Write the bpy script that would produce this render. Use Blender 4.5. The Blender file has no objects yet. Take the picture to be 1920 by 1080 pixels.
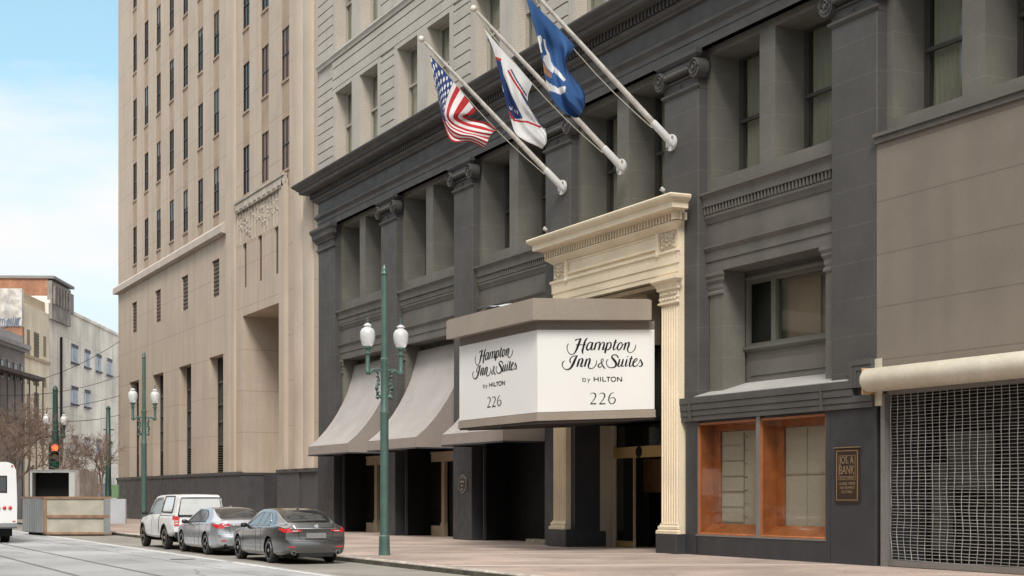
import bpy, math, random
from mathutils import Vector, Matrix
R=math.radians
rnd=random.Random(7)
sc=bpy.context.scene
# ---------------- camera ----------------
F_,VX_,HY_,H_=2858.,-439.,929.,1.65
AL=math.atan((960-VX_)/F_); CA,SA=math.cos(AL),math.sin(AL)
CX,CY=28.1,-23.3
cd=bpy.data.cameras.new('camera'); cam=bpy.data.objects.new('camera',cd); sc.collection.objects.link(cam)
cd.sensor_width=36; cd.lens=F_/1920*36; cd.shift_y=(HY_-540)/1920; cd.clip_start=.3; cd.clip_end=3000
cam.location=(CX,CY,H_)
cam.rotation_euler=(R(90),0,math.atan2(-(-CA),SA))   # looks along (-CA,SA,0)
sc.camera=cam
# ---------------- world ----------------
SUN_EL,SUN_AZ=R(48),R(62)      # azimuth measured from -Y towards +X
sd=Vector((math.sin(SUN_AZ)*math.cos(SUN_EL),-math.cos(SUN_AZ)*math.cos(SUN_EL),math.sin(SUN_EL)))
w=bpy.data.worlds.new('World'); sc.world=w; w.use_nodes=True
nt=w.node_tree; N=nt.nodes; Lk=nt.links; bg=N['Background']; bg.inputs[1].default_value=.13
sky=N.new('ShaderNodeTexSky'); sky.sky_type='NISHITA'; sky.sun_disc=False
sky.sun_elevation=SUN_EL; sky.sun_rotation=math.atan2(sd.x,sd.y); sky.air_density=1.0; sky.dust_density=1.2; sky.ozone_density=1.6
tc=N.new('ShaderNodeTexCoord'); mp=N.new('ShaderNodeMapping'); mp.inputs['Scale'].default_value=(1.,1.,4.2)
nz=N.new('ShaderNodeTexNoise'); nz.inputs['Scale'].default_value=2.6; nz.inputs['Detail'].default_value=7; nz.inputs['Roughness'].default_value=.55
mp.inputs['Location'].default_value=(3.1,1.7,.35)
Lk.new(tc.outputs['Generated'],mp.inputs[0]); Lk.new(mp.outputs[0],nz.inputs['Vector'])
cr=N.new('ShaderNodeValToRGB'); cr.color_ramp.elements[0].position=.40; cr.color_ramp.elements[1].position=.60
Lk.new(nz.outputs['Fac'],cr.inputs[0])
sx=N.new('ShaderNodeSeparateXYZ'); Lk.new(tc.outputs['Generated'],sx.inputs[0])
hz=N.new('ShaderNodeMapRange'); hz.inputs[1].default_value=.10; hz.inputs[2].default_value=.26; hz.inputs[3].default_value=.95; hz.inputs[4].default_value=.2
hz2=N.new('ShaderNodeMapRange'); hz2.inputs[1].default_value=.42; hz2.inputs[2].default_value=.6; hz2.inputs[3].default_value=0; hz2.inputs[4].default_value=.85; Lk.new(sx.outputs['Z'],hz2.inputs[0])
mx2=N.new('ShaderNodeMath'); mx2.operation='MAXIMUM'; Lk.new(hz2.outputs[0],mx2.inputs[0])
Lk.new(sx.outputs['Z'],hz.inputs[0])
mxm=N.new('ShaderNodeMath'); mxm.operation='MAXIMUM'; Lk.new(cr.outputs[0],mxm.inputs[0]); mxm.inputs[1].default_value=0
mix=N.new('ShaderNodeMix'); mix.data_type='RGBA'
Lk.new(mxm.outputs[0],mix.inputs[0])
br=N.new('ShaderNodeMix'); br.data_type='RGBA'; br.blend_type='MULTIPLY'; br.inputs[0].default_value=1; br.inputs[7].default_value=(.82,1.02,.88,1)
Lk.new(sky.outputs[0],br.inputs[6]); hm=N.new('ShaderNodeMix'); hm.data_type='RGBA'; Lk.new(hz.outputs[0],hm.inputs[0]); Lk.new(br.outputs[2],hm.inputs[6]); hm.inputs[7].default_value=(3.65,4.1,4.3,1); Lk.new(hm.outputs[2],mix.inputs[6]); mix.inputs[7].default_value=(4.4,4.35,4.35,1)
um_=N.new('ShaderNodeMix'); um_.data_type='RGBA'; Lk.new(hz2.outputs[0],um_.inputs[0]); Lk.new(mix.outputs[2],um_.inputs[6]); um_.inputs[7].default_value=(7.8,7.4,7.0,1); Lk.new(um_.outputs[2],bg.inputs[0])
sl=bpy.data.lights.new('sun','SUN'); so=bpy.data.objects.new('sun',sl); sc.collection.objects.link(so)
sl.energy=1.9; sl.angle=R(18); sl.color=(1,.95,.88)
so.rotation_euler=sd.to_track_quat('Z','Y').to_euler(); so.location=(0,-30,60)
sc.view_settings.view_transform='Standard'; sc.view_settings.look='None'; sc.view_settings.exposure=.8; sc.view_settings.gamma=1
# ---------------- helpers ----------------
def onX(px,py,X):
    u=(px-960)/F_; v=(py-HY_)/F_; t=(X-CX)/(-CA+u*SA)
    return (X,CY+t*(SA+u*CA),H_-t*v)
def onY(px,py,Y):
    u=(px-960)/F_; v=(py-HY_)/F_; t=(Y-CY)/(SA+u*CA)
    return (CX+t*(-CA+u*SA),Y,H_-t*v)
def at(px,py,Z):
    u=(px-960)/F_; v=(py-HY_)/F_
    return (CX+Z*(-CA+u*SA),CY+Z*(SA+u*CA),H_-Z*v)
MATS={}
def mat(name,col,rough=.7,var=.12,vs=.6,streak=0,scol=None,bump=.15,bs=30,metal=0,zj=0,xj=0,jc=.6,z0=0,x0=0,jw=.012,spec=.5,emit=None,coat=0,grain=.06,fs=14):
    if name in MATS: return MATS[name]
    m=bpy.data.materials.new(name); MATS[name]=m; m.use_nodes=True; t=m.node_tree; n=t.nodes; l=t.links
    p=n['Principled BSDF']; p.inputs['Roughness'].default_value=rough; p.inputs['Metallic'].default_value=metal
    p.inputs['Specular IOR Level'].default_value=spec
    if coat: p.inputs['Coat Weight'].default_value=coat; p.inputs['Coat Roughness'].default_value=.06
    g=n.new('ShaderNodeNewGeometry')
    def noise(s,det,vec): 
        q=n.new('ShaderNodeTexNoise'); q.inputs['Scale'].default_value=s; q.inputs['Detail'].default_value=det; l.new(vec,q.inputs['Vector']); return q.outputs['Fac']
    def mr(v,a,b,lo=.3,hi=.7):
        q=n.new('ShaderNodeMapRange'); q.inputs[1].default_value=lo; q.inputs[2].default_value=hi; q.inputs[3].default_value=a; q.inputs[4].default_value=b; l.new(v,q.inputs[0]); return q.outputs[0]
    def mul(a,b):
        q=n.new('ShaderNodeMath'); q.operation='MULTIPLY'
        for i,x in enumerate((a,b)):
            if isinstance(x,(int,float)): q.inputs[i].default_value=x
            else: l.new(x,q.inputs[i])
        return q.outputs[0]
    pos=g.outputs['Position']
    f=mul(mr(noise(vs,5,pos),1-var,1+var),mr(noise(fs,4,pos),1-grain,1+grain))
    if zj or xj:
        s=n.new('ShaderNodeSeparateXYZ'); l.new(pos,s.inputs[0])
        for per,ax,off in ((zj,'Z',z0),(xj,'X',x0)):
            if not per: continue
            a=n.new('ShaderNodeMath'); a.operation='SUBTRACT'; l.new(s.outputs[ax],a.inputs[0]); a.inputs[1].default_value=off
            b=n.new('ShaderNodeMath'); b.operation='PINGPONG'; l.new(a.outputs[0],b.inputs[0]); b.inputs[1].default_value=per/2
            f=mul(f,mr(b.outputs[0],jc,1,jw*.6,jw))
    rgb=n.new('ShaderNodeMix'); rgb.data_type='RGBA'; rgb.blend_type='MULTIPLY'; rgb.inputs[0].default_value=1
    rgb.inputs[6].default_value=(*col,1); l.new(f,rgb.inputs[7]); out=rgb.outputs[2]
    if streak:
        mpn=n.new('ShaderNodeMapping'); mpn.inputs['Scale'].default_value=(1.1,1.1,.07); l.new(pos,mpn.inputs[0])
        fac=mul(mr(noise(1.3,6,mpn.outputs[0]),0,streak,.48,.72),mr(noise(.35,3,pos),.3,1))
        q=n.new('ShaderNodeMix'); q.data_type='RGBA'; l.new(fac,q.inputs[0]); l.new(out,q.inputs[6]); q.inputs[7].default_value=(*(scol or tuple(c*.55 for c in col)),1); out=q.outputs[2]
    l.new(out,p.inputs['Base Color'])
    if bump:
        b=n.new('ShaderNodeBump'); b.inputs['Strength'].default_value=bump; b.inputs['Distance'].default_value=.02; l.new(noise(bs,6,pos),b.inputs['Height']); l.new(b.outputs[0],p.inputs['Normal'])
    if rough<.9 and rough>.25:
        l.new(mr(noise(vs*3,4,pos),max(.05,rough-.12),min(1,rough+.12)),p.inputs['Roughness'])
    if emit: p.inputs['Emission Color'].default_value=(*emit[:3],1); p.inputs['Emission Strength'].default_value=emit[3]
    return m
def glass(name,tint=(.8,.85,.82),refl=1.5,rough=.03):
    if name in MATS: return MATS[name]
    m=bpy.data.materials.new(name); MATS[name]=m; m.use_nodes=True; t=m.node_tree; n=t.nodes; l=t.links
    n.remove(n['Principled BSDF']); o=n['Material Output']
    tr=n.new('ShaderNodeBsdfTransparent'); tr.inputs[0].default_value=(*tint,1)
    gl=n.new('ShaderNodeBsdfGlossy'); gl.inputs['Roughness'].default_value=rough; gl.inputs[0].default_value=(.9,.9,.9,1)
    lw=n.new('ShaderNodeLayerWeight'); lw.inputs[0].default_value=.5
    pw=n.new('ShaderNodeMath'); pw.operation='POWER'; pw.inputs[1].default_value=4.5; l.new(lw.outputs['Facing'],pw.inputs[0])
    fr=n.new('ShaderNodeMapRange'); fr.inputs[3].default_value=.045*(refl-1)*2; fr.inputs[4].default_value=1; l.new(pw.outputs[0],fr.inputs[0])
    mx=n.new('ShaderNodeMixShader'); l.new(fr.outputs[0],mx.inputs[0]); l.new(tr.outputs[0],mx.inputs[1]); l.new(gl.outputs[0],mx.inputs[2]); l.new(mx.outputs[0],o.inputs[0])
    return m
class MB:
    def __init__(s): s.v=[]; s.f=[]; s.mi=[]; s.m=0
    def poly(s,pts):
        i=len(s.v); s.v+=[tuple(p) for p in pts]; s.f.append(list(range(i,i+len(pts)))); s.mi.append(s.m); return s
    def hexa(s,a,b):      # bottom quad a (ccw from above), top quad b
        i=len(s.v); s.v+=[tuple(p) for p in a+b]
        for q in ((3,2,1,0),(4,5,6,7),(0,1,5,4),(1,2,6,5),(2,3,7,6),(3,0,4,7)): s.f.append([i+k for k in q]); s.mi.append(s.m)
        return s
    def box(s,x0,x1,y0,y1,z0,z1):
        return s.hexa([(x0,y0,z0),(x1,y0,z0),(x1,y1,z0),(x0,y1,z0)],[(x0,y0,z1),(x1,y0,z1),(x1,y1,z1),(x0,y1,z1)])
    def bbox(s,x0,x1,y0,y1,z0,z1,b=.02):   # box with its street-side and end edges chamfered
        pts=[(x0+b,y0),(x1-b,y0),(x1,y0+b),(x1,y1),(x0,y1),(x0,y0+b)]
        return s.prism(pts,z0,z1)
    def prism(s,pts,z0,z1,sc1=1):
        n=len(pts); i=len(s.v)
        s.v+=[(x,y,z0) for x,y in pts]+[(x,y,z1) for x,y in pts]
        s.f.append([i+k for k in reversed(range(n))]); s.f.append([i+n+k for k in range(n)]); s.mi+=[s.m]*2
        for k in range(n): s.f.append([i+k,i+(k+1)%n,i+n+(k+1)%n,i+n+k]); s.mi.append(s.m)
        return s
    def sweepX(s,x0,x1,prof):   # prof: list of (y,z) closed, extruded in x
        n=len(prof); i=len(s.v)
        s.v+=[(x0,y,z) for y,z in prof]+[(x1,y,z) for y,z in prof]
        s.f.append([i+k for k in range(n)]); s.f.append([i+n+k for k in reversed(range(n))]); s.mi+=[s.m]*2
        for k in range(n): s.f.append([i+k,i+n+k,i+n+(k+1)%n,i+(k+1)%n]); s.mi.append(s.m)
        return s
    def trim(s,x0,x1,yb,prof,ends=(1,1)):  # moulding: prof list of (d,z) top->bottom, projecting from y=yb, mitred returns at the ends
        r=[]
        for d,z in prof:
            a=x0-(d if ends[0] else 0); b=x1+(d if ends[1] else 0)
            r.append([(a,yb,z),(a,yb-d,z),(b,yb-d,z),(b,yb,z)])
        for A,B in zip(r,r[1:]):
            for k in range(3): s.poly([A[k],B[k],B[k+1],A[k+1]])
        s.poly([r[0][3],r[0][2],r[0][1],r[0][0]][::-1][::-1]); s.poly(r[-1])
        return s
    def tube(s,pts,r,n=8,cap=True):
        rr=r if isinstance(r,(list,tuple)) else [r]*len(pts)
        P=[Vector(p) for p in pts]; i0=len(s.v); up=Vector((0,0,1))
        for k,p in enumerate(P):
            d=(P[min(k+1,len(P)-1)]-P[max(k-1,0)]).normalized()
            a=d.cross(up); 
            if a.length<.05: a=d.cross(Vector((0,1,0)))
            a.normalize(); b=d.cross(a)
            for j in range(n):
                t=2*math.pi*j/n; q=p+(a*math.cos(t)+b*math.sin(t))*rr[k]; s.v.append(tuple(q))
        for k in range(len(P)-1):
            for j in range(n):
                s.f.append([i0+k*n+j,i0+k*n+(j+1)%n,i0+(k+1)*n+(j+1)%n,i0+(k+1)*n+j]); s.mi.append(s.m)
        if cap:
            s.f.append([i0+j for j in range(n)]); s.f.append([i0+(len(P)-1)*n+j for j in reversed(range(n))]); s.mi+=[s.m]*2
        return s
    def lathe(s,c,prof,n=20,ax='z'):
        i0=len(s.v)
        for r,h in prof:
            for j in range(n):
                t=2*math.pi*j/n; a,b=r*math.cos(t),r*math.sin(t)
                s.v.append({'z':(c[0]+a,c[1]+b,c[2]+h),'y':(c[0]+a,c[1]+h,c[2]+b),'x':(c[0]+h,c[1]+a,c[2]+b)}[ax])
        for k in range(len(prof)-1):
            for j in range(n): s.f.append([i0+k*n+j,i0+k*n+(j+1)%n,i0+(k+1)*n+(j+1)%n,i0+(k+1)*n+j]); s.mi.append(s.m)
        s.f.append([i0+j for j in reversed(range(n))]); s.f.append([i0+(len(prof)-1)*n+j for j in range(n)]); s.mi+=[s.m]*2
        return s
    def grid(s,fn,nu,nv,keep=None):
        i0=len(s.v)
        for i in range(nu+1):
            for j in range(nv+1): s.v.append(tuple(fn(i/nu,j/nv)))
        for i in range(nu):
            for j in range(nv):
                if keep and not keep((i+.5)/nu,(j+.5)/nv): continue
                a=i0+i*(nv+1)+j; s.f.append([a,a+nv+1,a+nv+2,a+1]); s.mi.append(s.m)
        return s
    def build(s,name,m,parent=None,smooth=False,loc=None,fix=True):
        me=bpy.data.meshes.new(name); me.from_pydata(s.v,[],s.f)
        ms=m if isinstance(m,(list,tuple)) else [m]
        for q in ms: me.materials.append(q)
        if len(ms)>1: me.polygons.foreach_set('material_index',s.mi)
        if fix:
            import bmesh
            b=bmesh.new(); b.from_mesh(me); bmesh.ops.recalc_face_normals(b,faces=b.faces); b.to_mesh(me); b.free()
        if smooth:
            me.polygons.foreach_set('use_smooth',[True]*len(me.polygons)); me.update()
            if smooth!=True: me.set_sharp_from_angle(angle=R(smooth))
        o=bpy.data.objects.new(name,me); sc.collection.objects.link(o)
        if parent is not None: o.parent=parent
        if loc: o.location=loc
        return o
def tag(o,label=None,cat=None,group=None,kind=None):
    for k,v in (('label',label),('category',cat),('group',group),('kind',kind)):
        if v: o[k]=v
    return o
def empty(name,loc=(0,0,0),rz=0):
    o=bpy.data.objects.new(name,None); sc.collection.objects.link(o); o.location=loc; o.rotation_euler=(0,0,rz); o.empty_display_size=.3; return o
def root(name,label,cat,group=None,loc=(0,0,0)):
    return tag(empty(name,loc),label,cat,group)
def copy_tree(o,parent=None):
    c=o.copy(); sc.collection.objects.link(c); c.parent=parent
    for ch in o.children: copy_tree(ch,c)
    return c
def text_mesh(txt,size,name='lettering'):
    cu=bpy.data.curves.new(name,'FONT'); cu.body=txt; cu.size=size; cu.align_x='CENTER'; cu.align_y='CENTER'; cu.extrude=.004
    o=bpy.data.objects.new(name,cu); sc.collection.objects.link(o); bpy.context.view_layer.update()
    me=bpy.data.meshes.new_from_object(o.evaluated_get(bpy.context.evaluated_depsgraph_get()))
    bpy.data.objects.remove(o); return me
# ---------------- materials ----------------
M_granite=mat('dark_granite',(.036,.037,.042),.4,.14,.9,bump=.05,bs=60,spec=.5,streak=.3,scol=(.07,.07,.072))
M_pier=mat('charcoal_painted_stone',(.066,.063,.060),.7,.16,.6,zj=.876,z0=.2,jc=1.5,jw=.012,bump=.25,bs=45,streak=.5,scol=(.045,.043,.042),grain=.1)
M_gapsh=mat('dark_gap_shade',(.018,.017,.016),.9,.2,bump=0)  # shade between the dentils, painted in as near black
M_gapsh2=mat('brown_gap_shade',(.16,.10,.06),.9,.2,bump=0)  # shade between the portico dentils, painted in as brown
M_char=mat('charcoal_paint',(.068,.065,.062),.65,.16,.8,bump=.15,streak=.5,scol=(.042,.04,.038))
M_olive=mat('olive_grey_paint',(.13,.124,.108),.65,.08,.8,bump=.12,streak=.25,scol=(.12,.115,.10))
M_olivej=mat('olive_grey_stone',(.132,.126,.108),.7,.14,.8,zj=.876,z0=.2,jc=1.3,jw=.012,bump=.2,bs=40,streak=.45,scol=(.095,.09,.076))
M_mid=mat('warm_grey_moulding',(.118,.110,.096),.65,.14,.8,bump=.12,streak=.55,scol=(.07,.066,.058))
M_taupe=mat('taupe_render',(.195,.168,.138),.8,.1,.5,zj=1.23,z0=1.11,jc=.72,jw=.02,bump=.12,bs=12,streak=.5,scol=(.15,.127,.112),grain=.04)
M_pale=mat('pale_grey_stone',(.40,.375,.335),.8,.1,.7,bump=.3,bs=20,streak=.35,scol=(.3,.28,.25))
M_paleb=mat('pale_beige_brick',(.46,.41,.35),.8,.06,.7,zj=.085,jc=.8,jw=.012,bump=.2,bs=30)
M_lime=mat('limestone',(.435,.36,.29),.8,.09,.35,zj=2.25,z0=.6,xj=3.6,x0=-56,jc=.76,jw=.03,bump=.25,bs=14,streak=.75,scol=(.36,.25,.165))
M_lime2=mat('limestone_plain',(.44,.37,.30),.8,.09,.4,bump=.25,bs=14,streak=.6,scol=(.44,.34,.25))
M_limeg=mat('weathered_limestone',(.42,.37,.31),.85,.16,1.5,bump=.6,bs=6,streak=.6,scol=(.25,.23,.2))
M_base=mat('tower_granite',(.062,.062,.066),.5,.12,.8,xj=2.4,jc=.7,bump=.06,streak=.35,scol=(.09,.09,.09))
M_dwin=mat('dark_window_metal',(.02,.018,.016),.45,.1,bump=.05)
M_wpane=mat('dark_pane',(.02,.02,.022),.12,.1,.3,bump=0,spec=.5)
M_rpane=mat('rust_blind',(.14,.075,.05),.35,.15,.3,bump=0)
M_black=mat('black_interior',(.006,.006,.006),.6,.1,bump=0,spec=.2)
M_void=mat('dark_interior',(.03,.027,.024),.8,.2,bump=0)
M_cream=mat('cream_paint',(.74,.635,.47),.55,.08,.8,bump=.08,streak=.3,scol=(.6,.5,.36))
M_creamo=mat('cream_ornament',(.55,.47,.35),.7,.3,9,bump=1.,bs=16,fs=30,grain=.2)
M_awn=mat('grey_awning_canvas',(.36,.338,.325),.85,.09,.9,bump=.1,bs=90)
M_awnf=mat('taupe_awning_canvas',(.28,.24,.215),.85,.06,.8,bump=.1,bs=90,streak=.3,scol=(.28,.235,.21))
M_mq=mat('taupe_marquee_metal',(.31,.265,.22),.5,.07,.8,bump=.05,streak=.35,scol=(.27,.215,.18))
M_mqw=mat('white_sign_face',(.80,.80,.79),.4,.02,.5,bump=0,grain=.01)
M_ink=mat('black_lettering',(.006,.006,.006),.4,0,bump=0)
M_wood=mat('orange_wood',(.33,.11,.035),.4,.22,2.5,bump=.08,streak=.5,scol=(.2,.06,.018))
M_panel=mat('grey_green_panel',(.36,.34,.285),.7,.04,bump=0)
M_steel=mat('galvanised_steel',(.42,.415,.395),.45,.1,metal=.75,bump=.05)
M_alu=mat('aluminium_frame',(.24,.23,.22),.4,.08,metal=.4,bump=0)
M_hous=mat('cream_roller_housing',(.6,.56,.46),.5,.07,1.5,bump=.05,streak=.45,scol=(.42,.33,.2))
M_rust=mat('rusty_bracket',(.5,.33,.17),.8,.3,4,bump=.3)
M_brz=mat('bronze_plaque',(.045,.028,.018),.4,.15,2,metal=.3,bump=.05)
M_gold=mat('worn_gold',(.30,.21,.125),.45,.1,metal=.4,bump=0)
M_brass=mat('brass_header',(.5,.35,.15),.5,.15,metal=.7,bump=0)
M_green=mat('green_lamp_paint',(.065,.12,.105),.42,.16,3,bump=.08,streak=.5,scol=(.07,.15,.13),coat=.2)
M_dgreen=mat('dark_green_paint',(.022,.055,.048),.45,.1,bump=.05)
M_globe=mat('frosted_globe',(.8,.81,.82),.25,.04,6,bump=0,coat=.4); M_globe.node_tree.nodes['Principled BSDF'].inputs['Transmission Weight'].default_value=.35
M_pole=mat('weathered_white_pole',(.56,.53,.49),.5,.2,5,bump=.1,streak=.5,scol=(.35,.31,.27))
M_white=mat('white_enamel',(.6,.6,.59),.4,.05,bump=0)
M_rope=mat('pale_rope',(.5,.47,.4),.9,bump=0)
M_road=mat('worn_asphalt',(.35,.358,.368),.85,.26,.25,bump=.5,bs=60,grain=.12,fs=30,streak=0)
M_gutter=mat('gutter_asphalt',(.25,.235,.21),.88,.2,.5,bump=.5,bs=50,grain=.15,fs=25)
M_walk=mat('pink_pavement',(.37,.295,.25),.85,.32,.4,bump=.35,bs=40,grain=.12,fs=20)
M_kerb=mat('grey_kerb_stone',(.42,.38,.34),.85,.3,2.5,bump=.5,bs=20,grain=.2)
M_line=mat('white_road_paint',(.68,.68,.66),.7,.3,6,bump=.2)
M_rail=mat('steel_rail',(.05,.048,.045),.6,.1,bump=.1)
G_win=glass('window_glass',(.9,.91,.89),1.5)
G_dark=glass('dark_glass',(.4,.45,.42),1.5)
M_curt=mat('pale_curtain',(.33,.325,.26),.9,.1,.5,bump=0)
# ---------------- ground ----------------
KY=-9.1; ZR=-.15
tag(MB().box(-700,700,-500,500,-1.2,-.17).build('ground',mat('far_asphalt',(.25,.25,.25),.9,.1,.1)),kind='structure')
def paver_mat():
    m=M_walk; t=m.node_tree; n=t.nodes; l=t.links; p=n['Principled BSDF']; src=p.inputs['Base Color'].links[0].from_socket
    g=n.new('ShaderNodeNewGeometry'); b=n.new('ShaderNodeTexBrick'); b.inputs['Scale'].default_value=1; b.inputs['Brick Width'].default_value=.24; b.inputs['Row Height'].default_value=.12; b.inputs['Mortar Size'].default_value=.006
    b.inputs['Color1'].default_value=(1,1,1,1); b.inputs['Color2'].default_value=(.9,.88,.9,1); b.inputs['Mortar'].default_value=(.8,.8,.8,1)
    mpn=n.new('ShaderNodeMapping'); mpn.inputs['Rotation'].default_value=(0,0,R(45)); l.new(g.outputs['Position'],mpn.inputs[0]); l.new(mpn.outputs[0],b.inputs['Vector'])
    q=n.new('ShaderNodeMix'); q.data_type='RGBA'; q.blend_type='MULTIPLY'; q.inputs[0].default_value=1; l.new(src,q.inputs[6]); l.new(b.outputs['Color'],q.inputs[7]); l.new(q.outputs[2],p.inputs['Base Color'])
paver_mat()
tag(MB().box(-92,40,KY+.16,12,-.16,0).build('sidewalk',M_walk),kind='structure')
k=MB(); x=-92.
while x<40: k.sweepX(x+.006,min(x+2.4,40)-.006,[(KY-.005,-.165),(KY-.005,-.03),(KY+.03,.004),(KY+.155,.004),(KY+.155,-.165)]); x+=2.4
tag(k.build('kerb',M_kerb),kind='structure')
tag(MB().box(-92,40,KY-.026,KY-.008,-.165,-.045).build('kerb_face',mat('mossy_kerb_face',(.075,.072,.055),.95,.4,3,bump=.5,bs=20,grain=.25)),kind='structure')
tag(MB().box(-92,40,-11.75,KY-.02,-.165,-.151).build('gutter_lane',M_gutter),kind='structure')
tag(MB().box(-140,60,-30,-11.75,-.165,-.15).build('road',M_road),kind='structure')
ln=MB()
for a,b_ in ((-60,-38.2),(-37.8,-12.75),(-12.0,-10.7),(-10.5,-7.6),(-7.45,30)): ln.box(a,b_,-12.07,-11.96,-.151,-.146)
tag(ln.build('lane_marking',M_line),kind='structure')
rl=MB()
for y in (-15.45,-15.37,-13.35,-17.1,-17.02): rl.box(-120,40,y,y+(.035 if y!=-13.35 else .012),-.151,-.1465)
tag(rl.build('streetcar_rail',M_rail),kind='structure')
M_walk2=mat('pale_pavement_band',(.52,.44,.39),.85,.12,.7,bump=.3,bs=30)
pb=MB()
for x0 in (-16.6,-9.0,-1.3): pb.poly([(x0,-.25,.004),(x0+.5,-.25,.004),(x0-3.1,KY+.2,.004),(x0-3.6,KY+.2,.004)])
tag(pb.build('pavement_band',M_walk2),kind='structure')

rw=random.Random(4)
M_patch=mat('dark_asphalt_patch',(.29,.295,.30),.9,.2,.6,bump=.5,bs=50,grain=.15)
pt_=MB()
for x0,y0,w_,h_ in ((-30,-13.1,3.2,.7),(-14,-14.6,2.4,1.1),(-5.5,-13.0,4.,.5),(-22,-16.4,2.,.8),(2,-15,3,1)):
    n=14; P_=[(x0+w_*.5*math.copysign(abs(math.cos(t))**.35,math.cos(t))+rw.uniform(-.05,.05),y0+h_*.5*math.copysign(abs(math.sin(t))**.35,math.sin(t))+rw.uniform(-.04,.04)) for t in [2*math.pi*k_/n for k_ in range(n)]]
    pt_.poly([(a,b,-.1485) for a,b in P_])
tag(pt_.build('asphalt_patch',M_patch),kind='structure')
ck=MB()
for k_ in range(16):
    x,y=rw.uniform(-40,0),rw.uniform(-16.5,-12.3); P_=[]
    for j in range(9): P_.append((x,y)); x+=rw.uniform(.2,.6); y+=rw.uniform(-.16,.16)
    for (a,b),(c,d) in zip(P_,P_[1:]): ck.poly([(a,b-.012,-.1475),(c,d-.012,-.1475),(c,d+.012,-.1475),(a,b+.012,-.1475)])
tag(ck.build('tar_seam',M_rail),kind='structure')
mh=root('manhole_cover','round iron manhole cover in the roadway beside the white line','manhole cover',loc=(-14.6,-12.75,-.149))
MB().lathe((0,0,0),[(.36,0),(.36,.006),(.3,.007)],24).build('lid',M_rail,mh); q_=MB()
for k_ in range(5): q_.box(-.2,.2,-.2+k_*.09,-.17+k_*.09,.006,.012)
q_.build('tread',M_patch,mh)
sg=MB()
for k_ in range(60): 
    x,y=rw.uniform(-36,4),rw.uniform(-8.7,-.6); r=rw.uniform(.03,.07); sg.poly([(x+r*math.cos(t),y+r*.8*math.sin(t),.0035) for t in [k2*math.pi/4 for k2 in range(8)]])
tag(sg.build('pavement_stain',mat('gum_stain',(.17,.13,.11),.9,bump=0)),kind='structure')
# ================= HOTEL =================
hotel=root('hotel_building','grey classical building with stone upper floors and dark painted piers, windows and cornice','building')
PR=[-37.93,-30.39,-22.81,-15.22,-7.72,-.12,7.45]          # right edges of pier fronts
PL=[-40.17,-32.08,-24.5,-16.98,-9.5,-1.82,5.75]
XR=13.5
CUT_Z=4.75
# piers
for i,(a,b_) in enumerate(zip(PL,PR)):
    m=MB(); zc=13.05
    low=3.72 if i<5 else 3.72
    m.bbox(a,b_,0,.9,low,zc-.06,.025)
    # capital
    if i==0:
        m.trim(a,b_,0,[(.0,14.05),(.34,14.05),(.34,13.93),(.26,13.8),(.24,13.62),(.14,13.5),(.1,13.45),(.1,13.40),(.03,13.38),(.03,13.16),(.08,13.14),(.08,13.05),(0,13.02)])
        m.box(a+.003,b_-.003,.006,.9,13.0,14.047)
    else:
        m.trim(a,b_,0,[(0,14.05),(.2,14.05),(.2,13.93),(.12,13.85),(.05,13.8),(.0,13.8)])
        m.trim(a,b_,0,[(0,13.12),(.07,13.12),(.07,13.06),(0,13.0)])
        m.box(a+.003,b_-.003,.006,.9,13.0,14.047)
    m.build('pier',M_pier,hotel)
    if i>0:
        c=MB(); zc=13.55; r=.27
        for xc in (a-.02,b_+.02):
            for yy in (-.16,):
                c.lathe((xc,yy,zc),[(r,.0),(r,.34),(r*.9,.36)],20,'y')
                # spiral relief
                pts=[]
                for q in range(30):
                    t=q/29*math.pi*4.2; rr=r*(1-.85*q/29)*.93; pts.append((xc+rr*math.cos(t)*(-1 if xc<(a+b_)/2 else 1),yy-.015,zc+rr*math.sin(t)))
                c.tube(pts,[.028-.015*q/29 for q in range(30)],6)
                c.lathe((xc,yy,zc),[(.06,-.05),(.06,0)],12,'y')
        n=9
        for q in range(n):
            u=a+.28+(b_-a-.56)*(q+.5)/n
            c.lathe((u,-.1,zc+.02),[(.02,-.14),(.075,-.1),(.085,0),(.085,.12)],8,'y')
        c.box(a+.12,b_-.12,-.1,.02,zc+.12,zc+.25); c.box(a+.15,b_-.15,-.06,.02,13.38,13.42)
        c.lathe(((a+b_)/2,-.01,13.25),[(.02,-.05),(.05,0)],8,'y')
        c.build('volute_capital',M_char,hotel,30)
    # granite foot
    if i not in (3,4):
        MB().bbox(a-.0,b_+.0,-.03,.95,0,3.715,.02).build('granite_pier_base',M_granite,hotel)
# entablature
e=MB()
XE=PL[0]
e.trim(XE,XR,0,[(0,16.23),(1.02,16.23),(1.02,16.18),(.98,16.12),(.86,16.04),(.82,15.98),(.8,15.96),(.74,15.95),(.72,15.82),(.66,15.8),(.64,15.785),(.24,15.78)],(1,0))
e.trim(XE,XR,0,[(.2,15.785),(.2,15.53),(.26,15.52),(.26,15.48),(.2,15.42),(.12,15.38),(.1,15.33),(.03,15.31),(0,15.3)],(1,0))
e.trim(XE,XR,0,[(0,14.84),(.06,14.82),(.1,14.76),(.16,14.7),(.16,14.62),(.1,14.56),(.05,14.5),(.045,14.34),(.02,14.335),(.015,14.06),(-.2,14.055)],(1,0))
e.box(XE+.01,XR,.005,1.0,14.055,16.2)
e.build('cornice',M_char,hotel)
d=MB(); x=XE-.3
while x<XR: d.box(x,x+.09,-.33,-.19,15.54,15.778); x+=.2
for y in (-.2,): 
    d.box(XE-.4,XE-.2,-.1,.1,15.54,15.778)
d.build('dentil_course',M_char,hotel)
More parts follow.
